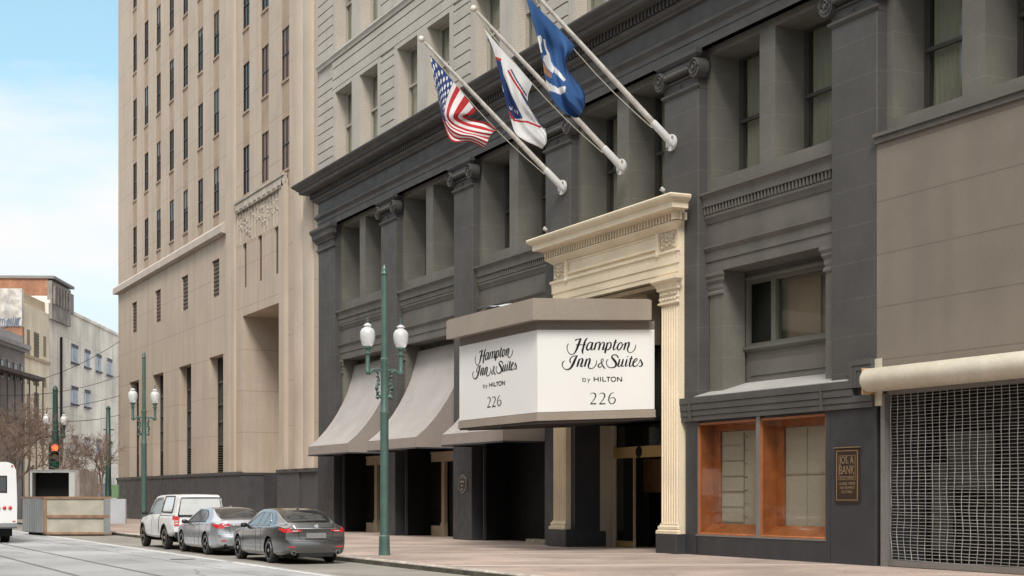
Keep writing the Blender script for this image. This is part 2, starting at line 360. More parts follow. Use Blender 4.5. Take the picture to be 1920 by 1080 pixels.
MB().box(XE-.2,XR,-.212,-.201,15.545,15.775).build('dentil_gap_shade',M_gapsh,hotel)  # dark strip standing in for shade between the teeth
e2=MB().box(PL[0]+.02,XR,.02,.5,15.16,15.17)
# --- second storey windows, surrounds
def sash(parent,x0,x1,y,z0,z1,frame_m,meet=.5,fw=.07,curt=True,light=False,name='window'):
    zm=z0+(z1-z0)*meet
    f=MB(); f.box(x0,x0+fw,y-.06,y+.06,z0,z1); f.box(x1-fw,x1,y-.06,y+.06,z0,z1); f.box(x0+fw,x1-fw,y-.06,y+.06,z1-fw,z1); f.box(x0+fw,x1-fw,y-.06,y+.06,z0,z0+fw)
    f.box(x0+fw,x1-fw,y-.09,y+.02,zm-.045,zm+.045); f.box(x0+fw,x0+fw+.05,y-.03,y+.05,z0+fw,z1-fw); f.box(x1-fw-.05,x1-fw,y-.03,y+.05,z0+fw,z1-fw)
    w_=f.build(name,frame_m,parent)
    MB().box(x0+fw+.05,x1-fw-.05,y,y+.012,z0+fw,z1-fw).build('pane',G_win,w_)
    c=MB()
    if curt:
        ns=int((x1-x0)/.06)
        for side in ((x0+.1,x0+(x1-x0)*.62),(x0+(x1-x0)*.62,x1-.1)):
            c.grid(lambda u,v,s=side:(s[0]+(s[1]-s[0])*u,y+.13+.04*math.sin(u*(s[1]-s[0])*38+1.2*math.sin(v*2)),z0+(z1-z0)*v),max(8,int((side[1]-side[0])/.03)),3)
        c.build('curtain',M_curt,w_,True)
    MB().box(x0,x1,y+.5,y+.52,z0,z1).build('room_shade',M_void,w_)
    return w_
M_frm=mat('grey_green_sash',(.12,.12,.10),.5,.1,bump=0)
M_frm2=mat('dark_bronze_sash',(.05,.048,.042),.5,.1,bump=0)
for i,p in enumerate(PR):
    q=PL[i+1] if i<6 else XR
    m=MB(); yf=.3; yb=1.38
    o1=(p+.22,p+2.5); o2=(p+3.2,min(q-.32,p+5.6))
    zb,zt=10.42,13.88
    m.box(p,q,yf,yb+.1,zt,14.06); m.box(p,q,yf,yb+.1,10.03,zb)
    for a,b_ in ((p,o1[0]),(o1[1],o2[0]),(o2[1],q)): m.box(a,b_,yf,yb+.1,zb,zt)
    for a,b_ in (o1,o2):   # sloped stone sill
        m.hexa([(a,yf+.01,zb-.002),(b_,yf+.01,zb-.002),(b_,yb,zb-.002),(a,yb,zb-.002)],[(a,yf+.01,zb),(b_,yf+.01,zb),(b_,yb,zb+.1),(a,yb,zb+.1)])
    m.build('window_surround',M_olivej,hotel)
    for a,b_ in (o1,o2):
        sash(hotel,a,b_,yb-.1,zb+.1,zt,M_frm2,.47)
    # spandrel entablature
    s=MB()
    s.trim(p,q,.3,[(0,10.03),(.26,10.03),(.26,9.98),(.2,9.93),(.16,9.87),(.15,9.66)],(0,0))
    if i<6:
        s.trim(p,q,.3,[(.06,9.665),(.06,9.44),(.1,9.43),(.1,9.36),(.06,9.28),(.03,9.2),(0,9.17)],(0,0))
        s.trim(p,q,.3,[(0,8.56),(.13,8.55),(.13,8.5),(.07,8.42),(.05,8.4),(.05,8.14),(.02,8.13),(.02,7.84),(0,7.83)],(0,0))
        s.box(p,q,.3,1.2,7.835,10.03)
    else:
        s.box(p,q,.3,.6,9.7,10.03)
    s.build('spandrel',M_mid if i!=3 else M_mid,hotel)
    if i<6:
        dd=MB(); x=p+.03
        while x<q-.06: dd.box(x,x+.055,.17,.245,9.45,9.663); x+=.15
        dd.build('dentil_course',M_mid,hotel)
        MB().box(p+.005,q-.005,.228,.239,9.455,9.66).build('dentil_gap_shade',M_gapsh,hotel)
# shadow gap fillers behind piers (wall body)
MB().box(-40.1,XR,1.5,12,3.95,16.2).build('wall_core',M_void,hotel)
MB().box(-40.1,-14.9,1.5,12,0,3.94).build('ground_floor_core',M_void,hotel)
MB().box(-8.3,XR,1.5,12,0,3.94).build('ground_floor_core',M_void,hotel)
# small fillet: mezzanine
for i in range(6):
    p=PR[i]; q=PL[i+1]
    if i in (3,5): continue
    for x0,x1 in ((p+.04,p+.68),(q-.68,q-.04)) if i==4 else ((p-.1,p+.18),(q-.45,q+.1)):
        m=MB(); m.box(x0,x1,.36,1.1,3.9,7.2)
        pts=[(x0+.0,1.1),(x0+.0,.42)]+[(x0+.32-.32*math.cos(t),.42-.14*math.sin(t)) for t in [math.pi*k_/8 for k_ in range(9)]]+[(x1,.42),(x1,1.1)]
        m.trim(x0,x1,.36,[(0,7.83),(.12,7.83),(.12,7.74),(.08,7.66),(.08,7.6),(.03,7.5),(.03,7.4),(.01,7.32),(.05,7.28),(.05,7.22),(0,7.18)])
        m.box(x0+.003,x1-.003,.364,1.1,7.15,7.827)
        m.build('inner_pilaster',M_olivej,hotel)
    # mezzanine window
    y=1.15
    w0,w1=p+.8,q-.72
    wl=MB(); wl.box(p,q,y+.02,1.5,3.9,5.62); wl.box(p,w0-.12,y+.02,1.5,5.62,7.83); wl.box(w1+.12,q,y+.02,1.5,5.62,7.83); wl.box(w0-.12,w1+.12,y+.02,1.5,7.58,7.83)
    wl.box(w0+.1,w1-.1,y-.01,y+.02,4.95,5.35)
    wl.build('mezzanine_wall',M_olivej,hotel)
    f=MB()
    f.trim(w0,w1,y+.03,[(0,7.7),(.1,7.7),(.1,7.64),(.05,7.58),(0,7.56)]); f.trim(w0-.1,w1+.1,y+.03,[(0,5.76),(.16,5.75),(.16,5.68),(.06,5.62),(0,5.6)])
    mx=w0+(w1-w0)*.27
    for a,b_ in ((w0-.1,w0+.03),(mx-.1,mx+.1),(w1-.03,w1+.1)): f.box(a,b_,y-.04,y+.14,5.75,7.6)
    f.box(w0,w1,y-.03,y+.14,7.48,7.58); f.box(w0,w1,y-.02,y+.14,5.76,5.84)
    wf=f.build('mezzanine_window',M_frm,hotel)
    MB().box(w0+.03,mx-.1,y+.06,y+.07,5.84,7.48).build('pane',G_dark,wf); MB().box(mx+.1,w1-.03,y+.06,y+.07,5.84,7.48).build('pane',G_win,wf)
    MB().box(w0+.03,w1-.03,y+.3,y+.32,5.7,7.5).build('interior_blind',mat('olive_blind',(.2,.19,.145),.9,.15,.5,bump=0),wf)
    MB().box(mx+.3,mx+1.7,y+.24,y+.27,5.85,7.4).build('interior_panel',mat('brown_interior',(.27,.21,.16),.9,.05,bump=0),wf)
# sloped ledge over bank shop bay and shop front band
lg=MB(); p,q=PR[4],PL[5]
lg.hexa([(p,-.13,4.36),(q,-.13,4.36),(q,1.16,4.36),(p,1.16,4.36)],[(p,-.13,4.4),(q,-.13,4.4),(q,1.16,4.78),(p,1.16,4.78)])
lg.hexa([(q,-.14,4.36),(-.95,-.14,4.36),(-.95,0,4.36),(q,0,4.36)],[(q,-.14,4.4),(-.95,-.14,4.4),(-.95,0,4.44),(q,0,4.44)])
lg.build('lead_ledge',mat('pale_lead',(.36,.355,.345),.6,.1,bump=.1),hotel)
bd=MB()
for k_,(z0,z1,dy) in enumerate(((4.2,4.375,-.17),(4.02,4.19,-.15),(3.86,4.01,-.13),(3.72,3.85,-.11))): bd.box(-8.52,-.95 if k_==0 else (-.86 if k_==1 else -.16),dy,.3,z0,z1)
bd.box(-.95,-.16,-.17,0,4.72,4.86); bd.box(-.95,-.83,-.17,0,4.2,4.72); bd.box(-.83,-.7,-.15,0,4.2,4.72); bd.box(-.7,-.16,-.15,0,4.6,4.715); bd.box(-.7,-.16,-.13,0,4.2,4.59)
for xx in (-7.95,-2.05): bd.box(xx,xx+.06,-.185,-.1,3.72,4.37)
bd.build('stepped_band',M_char,hotel)
gp=MB(); gp.box(-7.75,-1.82,-.03,.5,0,.55); gp.box(-8.3,-7.72,-.03,.9,0,3.72); gp.box(-2.0,-1.815,-.03,.9,.55,3.72); gp.box(-7.72,-2.0,.05,1.45,3.66,3.72)
gp.build('granite_base',M_granite,hotel)
# wooden shop windows
for n_,(a,b_) in enumerate(((-7.7,-4.93),(-4.76,-2.02))):
    f=MB(); z0,z1=.57,3.66; yo,yi=0.,.5
    f.box(a,b_,yo+.03,yi,z0,z0+.02); 
    f.hexa([(a,yo,z0),(b_,yo,z0),(b_,yi,z0),(a,yi,z0)],[(a,yo,z0+.03),(b_,yo,z0+.03),(b_,yi,z0+.3),(a,yi,z0+.3)])
    f.box(a,a+.04,yo,yi,z0+.03,z1); f.box(b_-.04,b_,yo,yi,z0+.03,z1); f.box(a,b_,yo,yi,z1-.06,z1-.003)
    f.box(a+.04,a+.36,yi-.03,yi+.03,z0,z1-.06); f.box(a+.3,b_-.04,yi-.04,yi+.03,z1-.24,z1-.06); f.box(a+.36,a+.4,yi-.06,yi-.02,z0+.3,z1-.24)
    sw=f.build('shop_window',M_wood,hotel)
    MB().box(a+.38,b_,yi+.02,yi+.03,z0+.28,z1-.25).build('backing_panel',M_panel,sw)
    if n_==0:
        g=MB()
        for k_ in range(6): g.box(a+.45,a+1.45,yi+.0,yi+.018,z0+.35+k_*.42,z0+.36+k_*.42)
        g.box(a+1.46,a+1.49,yi-.01,yi+.018,z0+.3,z1-.3)
        for k_ in range(7): g.box(a+1.5,a+1.62,yi-.0,yi+.018,z0+.5+k_*.36,z0+.52+k_*.36)
        g.build('panel_joint',mat('panel_groove',(.22,.21,.17),.8,bump=0),sw)
    else:
        g=MB().box(a+.45,b_-.1,yi-.0,yi+.018,z0+1.62,z0+1.66); g.box(a+1.3,a+1.33,yi,yi+.018,z0+.3,z1-.3)
        g.build('panel_joint',mat('panel_groove2',(.30,.285,.235),.8,bump=0),sw)
    MB().box(a,b_,yo+.04,yo+.048,z0+.03,z1-.01).build('pane',glass('shop_glass',(.94,.94,.92),1.05),sw)
fr=MB()
for a,b_ in ((-7.78,-7.7),(-4.93,-4.76),(-2.02,-1.985)): fr.box(a,b_,-.02,.1,.57,3.72)
fr.box(-7.78,-1.985,-.045,.06,.53,.575)
fr.build('shop_frame',M_alu,hotel)
# taupe wall and rolling grille bay
MB().box(-.11,XR,-.012,.6,4.6,9.84).build('taupe_wall',M_taupe,hotel)
MB().box(-.13,XR,-.08,.3,9.84,10.02).box(-.13,XR,-.14,.3,9.98,10.06).build('wall_coping',M_mid,hotel)
rg=root('rolling_grille','grey rolling link grille lowered over shopfront at the right edge','security grille')
g=MB()
nz_=52; nx_=34; X0,X1,Z0,Z1=.2,8.2,.16,4.0
def wob(x,z):
    k_=max(0,1-(z-Z0)/2.2); return x+.028*k_*math.sin(z*5.1+x*1.3)+.012*math.sin(z*2.3+x*3)*k_
for i in range(nx_+1):
    x=X0+(X1-X0)*i/nx_
    g.tube([(wob(x,Z0+(Z1-Z0)*j/22),.14+.01*math.sin(j*.9+x*4),Z0+(Z1-Z0)*j/22) for j in range(23)],.0095,4)
for j in range(nz_+1):
    z=Z0+(Z1-Z0)*j/nz_
    g.tube([(X0+(X1-X0)*i/20,.155+.008*math.sin(i*1.7+j),z+.008*math.sin(i*.9+j*1.9)) for i in range(21)],.0075,4)
g.build('link_curtain',M_steel,rg)
MB().box(.02,.16,-.01,.2,0,4.0).box(.16,8.3,.1,.2,.02,.15).box(.0,8.3,.08,.22,3.98,4.08).build('guide_rail',M_alu,rg)
h_=MB(); h_.lathe((-.18,-.2,4.33),[(.265,0),(.28,.03),(.28,8.5)],28,'x'); h_.build('roll_housing',M_hous,rg,40)
MB().box(-.235,-.19,-.36,.0,4.0,4.62).build('end_bracket',M_rust,rg); MB().box(-.17,.08,-.03,.03,3.74,4.84).build('mounting_block',M_hous,rg)
ib=MB(); ib.box(.12,8.3,1.2,1.25,0,4.2); ib.build('dark_interior',M_black,hotel)
MB().box(1.1,2.6,1.0,1.05,1.8,3.1).box(.7,1.2,.9,1.1,.4,2.4).build('display_panel',mat('dim_display',(.055,.055,.047),.8,.2,2,bump=0),hotel)
MB().box(.05,.12,.2,1.2,0,4.2).build('side_jamb',M_granite,hotel)
MB().box(8.31,XR,-.01,1.2,0,4.59).build('granite_wall',M_granite,hotel)

# ---- ground floor bays 0..2 dark openings
M_tan=mat('tan_timber',(.36,.28,.2),.55,.08,bump=.05)
for i in (0,1,2):
    p=PR[i]; q=PL[i+1]; dp=1.45
    m=MB(); m.box(p,p+.35,.55,1.5,0,3.9); m.box(q-.35,q,.55,1.5,0,3.9); m.box(p,q,.5,1.5,3.7,3.9)
    m.box(p+.35,p+.42,.3,1.48,0,3.7)
    m.build('black_storefront',M_black,hotel)
    MB().box(p+.42,p+.5,.24,.34,0,3.7).build('storefront_mullion',M_granite,hotel); MB().box(q-.5,q-.42,.24,.34,0,3.7).build('storefront_mullion',M_granite,hotel)
    MB().box(p,q,1.38,1.42,0,3.7).build('dark_glazing',M_black,hotel)
    if i<2:
        f=MB(); y=1.2
        f.box(p+.9,q-.5,y,y+.1,3.02,3.42); f.box(p+.9,q-.5,y-.03,y,3.36,3.42); 
        f.box(p+2.0,p+2.28,y-.02,y+.12,0,3.1); f.box(p+1.96,p+2.32,y-.05,y+.12,0,.55)
        f.box(p+.9,p+1.96,y,y+.1,0,.42); f.box(p+3.6,q-.5,y,y+.1,0,.42)
        f.box(p+2.06,p+2.1,y-.04,y-.02,.6,3.0)
        f.build('door_frame',M_tan,hotel)
    else:
        MB().box(q-1.5,q-.6,1.2,1.3,1.2,3.0).box(q-.6,q-.2,.3,1.4,.0,3.7).build('grey_door_panel',mat('dim_grey_panel',(.1,.1,.095),.6,bump=0),hotel)
        MB().box(q-1.75,q-.1,.15,.55,0,.16).build('stone_step',mat('speckled_stone',(.3,.27,.2),.9,.4,8,bump=.4),hotel)
# ---- bay 3 wall above portico & entrance
p,q=PR[3],PL[4]
MB().box(p-.05,q+.05,1.0,1.5,3.9,7.83).build('entrance_wall',M_pier,hotel)
MB().box(p+.3,-10.05,.055,1.0,7.7,7.82).build('soffit',M_cream,hotel)
MB().box(p+.3,-11.3,.5,.98,6.2,7.695).build('cream_wall_panel',M_cream,hotel)
MB().box(PL[3]+.02,-14.87,-.02,2.2,0,3.9).build('granite_side_wall',M_granite,hotel)
MB().box(-9.6,-8.3,.3,2.9,0,3.9).build('granite_side_wall',M_granite,hotel)
MB().box(-14.865,-14.83,.06,1.1,.0,.5).build('granite_skirting',M_granite,hotel)
MB().box(-14.87,-9.6,2.75,2.8,0,3.9).box(-14.9,-9.6,.0,2.8,3.9,3.95).build('lobby_dark',M_black,hotel)
fl=MB(); fl.box(-14.868,-14.855,.9,1.25,0,3.9); fl.box(-14.868,-14.6,1.25,1.36,0,3.9)
for k_ in range(5): fl.box(-14.86,-14.845,.93+k_*.07,.965+k_*.07,.1,3.8)
fl.build('fluted_jamb',mat('dull_tan_stone',(.42,.37,.30),.6,bump=.05),hotel)
dr=root('entrance_door','glass entrance door under curved brass header beneath the marquee','door')
def bow(u): return 1.28-.22*math.sin(math.pi*u)
MB().grid(lambda u,v:(-14.86+u*5.2,bow(u),2.84+.34*v),24,1).grid(lambda u,v:(-14.86+u*5.2,bow(u)+(1.4-bow(u))*v,2.84),24,1).build('brass_header',M_brass,dr,True,fix=False)
MB().lathe((-12.7,1.05,3.0),[(.06,-.04),(.16,-.02),(.18,0)],16,'y').build('motion_sensor',M_black,dr)
MB().box(-14.55,-13.45,1.33,1.35,.2,2.84).build('glass_leaf',glass('green_glass',(.35,.42,.38),1.7),dr)
MB().box(-13.46,-13.4,1.3,1.37,.0,2.84).build('door_stile',M_tan,dr)
MB().box(-14.58,-13.46,1.31,1.37,.02,.2).build('brass_kick_rail',M_brass,dr)
MB().box(-14.6,-14.56,1.3,1.37,0,2.84).build('door_stile',M_tan,dr)
MB().box(-15.4,-9.7,2.55,2.6,1.75,2.84).build('wood_transom',mat('dim_wood',(.34,.18,.09),.6,.2,2,bump=0),dr)
MB().box(-12.2,-11.4,1.7,1.72,0,1.72).build('side_panel',mat('dim_blue_panel',(.10,.12,.13),.4,bump=0),dr)
MB().box(-14.5,-9.7,1.36,1.38,3.2,3.88).build('transom_light',G_dark,dr)
MB().box(-13.0,-12.0,1.4,1.42,3.22,3.78).build('foliage_reflection',mat('mottled_green_reflection',(.22,.27,.2),.5,.7,7,bump=0,fs=40,grain=.4),dr)  # reflected foliage painted as a mottled green sheet behind the transom
MB().box(-11.95,-11.6,1.4,1.42,3.22,3.78).build('curtain_strip',mat('grey_strip',(.25,.24,.2),.6,bump=0),dr)

# ================= upper floors =================
um=MB(); yu=.0
rows=[(16.35,19.95),(21.9,25.45),(27.4,30.9)]
def upper_wall():
    m=MB(); zt=33
    for i,p in enumerate(PR):
        q=PR[i+1] if i<6 else XR
        a1,b1,a2,b2=p+.3,p+2.43,p+3.47,p+5.6
        xs=[(p,a1),(b1,a2),(b2,q)]
        for a,b_ in xs: m.box(a,b_,yu,.9,16.23,zt)
        zz=[16.23]+[z for r in rows for z in r]+[zt]
        for a,b_ in ((a1,b1),(a2,b2)):
            for k_ in range(0,len(zz),2):
                if zz[k_+1]-zz[k_]>.01: m.box(a,b_,yu,.9,zz[k_],zz[k_+1])
    m.box(PL[0]+.05,PR[0],yu,.9,16.23,zt)
    return m
upper_wall().build('upper_wall',M_pale,hotel)
rs=MB()   # raised blocks, leaving grooves between
def blocks(x0,x1,z0,z1,pitch=.445,gap=.055,d=.07):
    z=z0
    while z<z1-.1: rs.box(x0,x1,-d,yu,z+gap,min(z+pitch,z1)); z+=pitch
for base in (16.23,21.77,27.27):
    blocks(PL[0]+.08,PR[0]-.1,base,base+4.6)
    for i in range(1,7): blocks(PR[i]-1.55,PR[i]-.1,base,base+3.8 if base<17 else base+3.7)
    for i in range(7):
        p=PR[i]; q=(PR[i+1] if i<6 else XR)
        rs.box(p-.02,p+.28,-.06,0,base,base+3.7+.2); 
        rs.box(p+2.45,p+2.93,-.06,0,base,base+3.9); rs.box(p+2.97,p+3.45,-.06,0,base,base+3.9)
        rs.box(p+5.62,q-1.6,-.06,0,base,base+3.9); rs.box(p+.28,p+2.45,-.06,0,base+3.72,base+3.9); rs.box(p+3.45,p+5.62,-.06,0,base+3.72,base+3.9)
    zt=base+4.2
    x=PR[0]-.05; k_=0
    rs.box(PR[0]-.1,XR,-.065,0,zt-.27,zt+.1)
    while x<XR:
        rs.box(x,min(x+4.6,XR)-.05,-.07,0,zt+.15,zt+.62); x+=4.6
    rs.box(PR[0]-.1,XR,-.07,0,zt+.68,zt+.95)
    rs.trim(PL[0]+.1,XR,0,[(0,zt+1.32),(.16,zt+1.3),(.18,zt+1.22),(.12,zt+1.12),(.1,zt+1.02),(.0,zt+1.0)],(0,0))
rs.build('rusticated_blocks',M_pale,hotel)
for i,p in enumerate(PR):
    for (z0,z1) in rows[:2]:
        for a,b_ in ((p+.3,p+2.43),(p+3.47,p+5.6)):
            jm=MB(); jm.box(a-.0,a+.012,.01,.45,z0,z1)
            w_=sash(hotel,a+.02,b_-.02,.5,z0,z1,mat('pale_sash',(.36,.33,.28),.6,bump=0),.57,.09,True,name='upper_window')
            jm.build('brick_reveal',M_paleb,w_)
# ================= PORTICO =================
po=root('portico','cream classical portico with fluted pilasters, rosettes and dentilled cornice over hotel entrance','portico')
yp=-.2; xl,xr=-16.0,-8.43
def column(x0,x1,name='fluted_column'):
    m=MB(); z0,z1=.74,7.1; ye=.05
    m.box(x0,x1,yp,ye,z0,z1)
    nf=7; wv=(x1-x0)
    for k_ in range(nf):
        xa=x0+wv*(k_+.5)/nf-.028; m.prism([(xa,yp),(xa+.012,yp-.03),(xa+.044,yp-.03),(xa+.056,yp)],z0+.08,z1-.08)
    m.trim(x0,x1,yp,[(.0,.86),(.03,.84),(.03,.8),(.08,.76),(.08,.7),(.06,.68),(.12,.64),(.12,.56),(0,.56)])
    m.trim(x0,x1,yp,[(0,7.84),(.24,7.84),(.24,7.76),(.2,7.7),(.15,7.66),(.12,7.6),(.1,7.55),(.1,7.5),(.04,7.45),(.04,7.3),(.06,7.26),(.03,7.18),(.08,7.14),(.08,7.1),(0,7.06)])
    m.box(x0+.003,x1-.003,yp+.003,.05,7.06,7.837); m.box(x0+.003,x1-.003,yp+.003,.05,.563,.857)
    c=m.build(name,M_cream,po)
    o=MB()
    for k_ in range(6):
        xc=x0+wv*(k_+.5)/6
        o.lathe((xc,yp-.05,7.37),[(.01,-.05),(.045,-.03),(.055,0)],8,'y'); o.lathe((xc,yp-.07,7.22),[(.01,-.04),(.035,-.02),(.04,0)],8,'y')
    o.build('leaf_ornament',M_creamo,c)
column(xl,xl+.85); column(xr-.9,xr)
MB().bbox(xr-1.0,xr+.1,yp-.14,.29,0,.558,.02).build('granite_plinth',M_granite,po); MB().bbox(xl-.15,xl+1.1,yp-.14,-.021,0,.558,.02).build('granite_plinth',M_granite,po)
m=MB()
# architrave, frieze, cornice
m.trim(xl,xr,yp,[(0,8.62),(.1,8.62),(.1,8.55),(.06,8.5),(.05,8.42),(.05,8.22),(.02,8.2),(.02,7.98),(.0,7.96),(.0,7.84)])
m.box(xl+.003,xr-.003,yp+.003,.05,7.845,9.3)
m.trim(xl,xr,yp,[(0,9.37),(.22,9.37),(.22,9.34),(.16,9.28),(.08,9.22),(.04,9.18),(.0,9.16)])
m.trim(xl,xr,yp,[(0,10.03),(.66,10.03),(.68,9.99),(.66,9.93),(.6,9.87),(.54,9.84),(.52,9.83),(.52,9.66),(.46,9.64),(.3,9.64),(.3,9.6),(.14,9.595),(.14,9.37)])
m.box(xl,xr,yp+.003,.0,9.3,10.02)
# frieze raised panel
fx0,fx1=xl+1.15,xr-1.15
m.trim(fx0,fx1,yp,[(0,9.16),(.06,9.15),(.06,9.11),(.02,9.08),(.02,8.82),(.05,8.8),(.06,8.74),(0,8.72)])
for xa in (xl+.92,xr-1.08): 
    m.box(xa,xa+.14,yp-.1,yp,8.5,9.18); m.lathe((xa+.07,yp-.1,8.56),[(.06,-.03),(.08,0),(.08,.1)],10,'y')
m.build('entablature',M_cream,po)
m=MB(); x=xl-.2
while x<xr+.16: m.box(x,x+.075,yp-.235,yp-.1,9.39,9.597); x+=.165
y=yp-.3
while y<-.05: m.box(xr+.1,xr+.28,y,y+.085,9.39,9.597); y+=.165
m.build('dentil',M_cream,po)
MB().box(xl-.13,xr+.13,yp-.152,yp-.141,9.39,9.593).build('dentil_gap_shade',M_gapsh2,po)
for xc in (xl+.45,xr-.5):
    m=MB(); m.box(xc-.4,xc+.4,yp-.025,yp-.001,8.66,9.14)
    for k_ in range(8):
        t=k_*math.pi/4; m.lathe((xc+.13*math.cos(t),yp-.03,8.9+.13*math.sin(t)),[(.01,-.05),(.05,-.03),(.065,0)],8,'y')
    m.lathe((xc,yp-.03,8.9),[(.02,-.08),(.06,-.04),(.07,0)],10,'y')
    for sx_ in (-1,1):
        for sz_ in (-1,1):
            m.lathe((xc+.3*sx_,yp-.03,8.9+.17*sz_),[(.01,-.04),(.05,-.02),(.07,0)],8,'y'); m.lathe((xc+.28*sx_,yp-.03,8.9+.05*sz_),[(.01,-.03),(.04,0)],6,'y')
    m.build('rosette_panel',M_creamo,po)
# spotlights on top
def spot(x,y,z,lab,rz):
    r_=root('spotlight',lab,'spotlight',loc=(x,y,z))
    m=MB(); m.tube([(0,0,0),(0,0,.18),(-.02,-.03,.24)],.018,6); m.build('stem',M_alu,r_)
    m=MB(); m.tube([(.0,-.0,.22),(-.07,-.07,.3)],[.05,.075],12); m.build('lamp_head',M_steel,r_)
    m=MB(); m.box(-.22,.28,-.05,.1,-.01,.02); m.build('mounting_plate',M_steel,r_)
    return r_
spot(-8.75,-.45,10.05,'small spotlight on the right end of the cream cornice',0)
spot(-15.9,-.5,10.05,'small spotlight on the left end of the cream cornice',0)
# ================= MARQUEE =================
mq=root('marquee','taupe box marquee with white sign faces hanging over the entrance','marquee')
MX0,MX1,MY0=-14.9,-9.6,-4.06
TL=.2/4.06     # rises towards the wall
def zz(y,z): return z+(y-MY0)*TL
def mbox(m,x0,x1,y0,y1,z0,z1):
    return m.hexa([(x0,y0,zz(y0,z0)),(x1,y0,zz(y0,z0)),(x1,y1,zz(y1,z0)),(x0,y1,zz(y1,z0))],[(x0,y0,zz(y0,z1)),(x1,y0,zz(y0,z1)),(x1,y1,zz(y1,z1)),(x0,y1,zz(y1,z1))])
m=MB(); mbox(m,MX0-.32,MX1+.3,MY0-.3,-.55,6.5,7.07); mbox(m,MX0-.28,MX1+.26,MY0-.26,-.6,7.07,7.1); m.build('top_fascia',M_mq,mq)
m=MB(); mbox(m,MX0+.05,MX1-.05,MY0+.05,-.26,3.8,6.5); mbox(m,MX0+.01,MX1-.01,MY0+.01,-.26,6.26,6.5); m.build('box_body',mat('dark_taupe_metal',(.2,.17,.15),.6,.05,bump=0),mq)
m=MB(); mbox(m,MX0-.03,MX1+.03,MY0-.03,-.25,3.72,3.93); mbox(m,MX0-.05,MX1+.05,MY0-.05,-.25,3.72,3.76); mbox(m,MX0-.01,MX1+.01,MY0-.01,-.25,3.93,3.95); m.build('bottom_trim',M_mq,mq)
m=MB(); mbox(m,MX0+.0,MX1-.0,MY0,-.26,3.66,3.715)
for k_ in range(4): mbox(m,MX0+.4+k_*1.2,MX0+.43+k_*1.2,MY0+.1,-.3,3.63,3.66)
m.build('soffit',mat('dark_soffit',(.06,.052,.045),.6,bump=0),mq)
m=MB(); mbox(m,MX0+.02,MX1-.04,MY0,MY0+.04,3.96,6.25); m.build('sign_panel',M_mqw,mq)['label']='white sign face towards the street'
m=MB(); mbox(m,MX1-.04,MX1,MY0,-.27,3.96,6.25); m.build('sign_panel',M_mqw,mq)['label']='white sign face towards the camera side'
m=MB(); mbox(m,MX0,MX0+.015,MY0,-.27,3.96,6.25); m.build('sign_panel',M_mqw,mq)
# tarp lying on the top
m=MB()
def tarp(u,v):
    x=MX0+.6+u*2.3; y=-3.9+v*1.6; return (x,y,zz(y,7.11)+.3*math.sin(math.pi*u)*(.6+.4*math.sin(v*3))*(1-.4*v)+.02*math.sin(u*17+v*9))
m.grid(tarp,20,12); tag(m.build('tarpaulin',mat('pale_blue_sheet',(.6,.66,.74),.35,.1,3,bump=.2),None,True,fix=False),'crumpled pale blue plastic sheet lying on the marquee top','sheet')
# lettering strokes (traced shapes, x right / y down)
STK="""240,275,6 205,330,10 215,420,8 255,485,8 305,505,8 360,475,12 405,400,20 440,310,24 475,220,22 500,165,18
375,210,14 400,190,12 450,178,9 500,165,8
390,300,8 600,298,8
635,155,10 595,205,18 565,290,22 545,370,20 530,430,22 540,495,8
735,260,8 690,245,10 640,300,16 618,370,20 640,410,16 685,385,9 720,320,9
750,245,18 725,330,22 715,395,16 740,405,8 770,375,6
820,250,16 800,330,20 780,410,16
800,330,6 850,255,8 895,250,14 900,300,20 870,410,18
895,330,6 950,255,8 990,255,14 985,320,20 960,395,18 985,400,8 1020,360,6
1060,250,16 1040,340,20 1005,475,20
1050,300,6 1100,250,10 1135,270,16 1125,350,18 1080,400,12 1045,405,8
1240,190,18 1215,270,20 1185,370,18 1195,405,12 1230,385,6 1255,350,6
1190,250,6 1270,250,6
1340,245,10 1295,290,16 1270,370,18 1295,410,12 1345,370,14 1375,300,14 1350,245,10 1385,300,6 1430,270,6
1450,250,16 1430,330,20 1405,410,16
1430,330,6 1480,260,8 1520,255,16 1510,310,20 1485,390,16 1500,445,10 1550,465,7 1610,430,8 1650,360,10 1660,290,5
150,635,6 110,680,12 105,740,10 140,800,8 210,825,12 280,790,20 330,710,26 370,620,24 400,560,18 430,530,6
430,530,8 360,535,8 300,560,10 268,610,14 270,660,14 290,685,6
465,595,12 445,670,22 415,765,18
440,680,6 490,600,8 535,600,16 525,660,22 495,745,18 520,760,8 550,730,6
620,595,12 600,670,22 575,765,18
600,680,6 650,600,8 690,600,16 680,660,22 655,740,18 665,785,12 710,805,8 770,780,8 820,710,10 830,620,6
1020,800,6 985,780,14 950,710,10 925,650,10 935,605,8 965,600,8 970,640,8 935,680,8 875,715,12 865,755,14 890,775,10 930,760,8 955,710,8
1075,605,6 1040,650,10 1045,720,9 1090,775,9 1150,785,10 1215,765,16 1245,710,24 1215,640,26 1160,575,20 1155,535,12 1205,510,10 1260,525,12 1290,575,16
1320,600,14 1300,680,20 1285,745,16 1320,755,8 1370,690,8
1395,600,14 1375,680,20 1360,745,14 1390,755,7 1410,730,6
1475,600,14 1455,680,20 1440,745,14 1470,750,7 1490,725,6
1486,545,22 1492,556,22
1575,540,14 1545,640,20 1525,735,18 1550,755,8 1590,720,6
1520,595,7 1600,592,7
1600,690,8 1660,650,8 1690,610,10 1665,590,10 1620,640,16 1600,710,20 1620,755,14 1680,740,8 1720,690,6
1720,690,6 1760,610,8 1770,640,14 1795,700,20 1780,745,14 1720,755,8"""
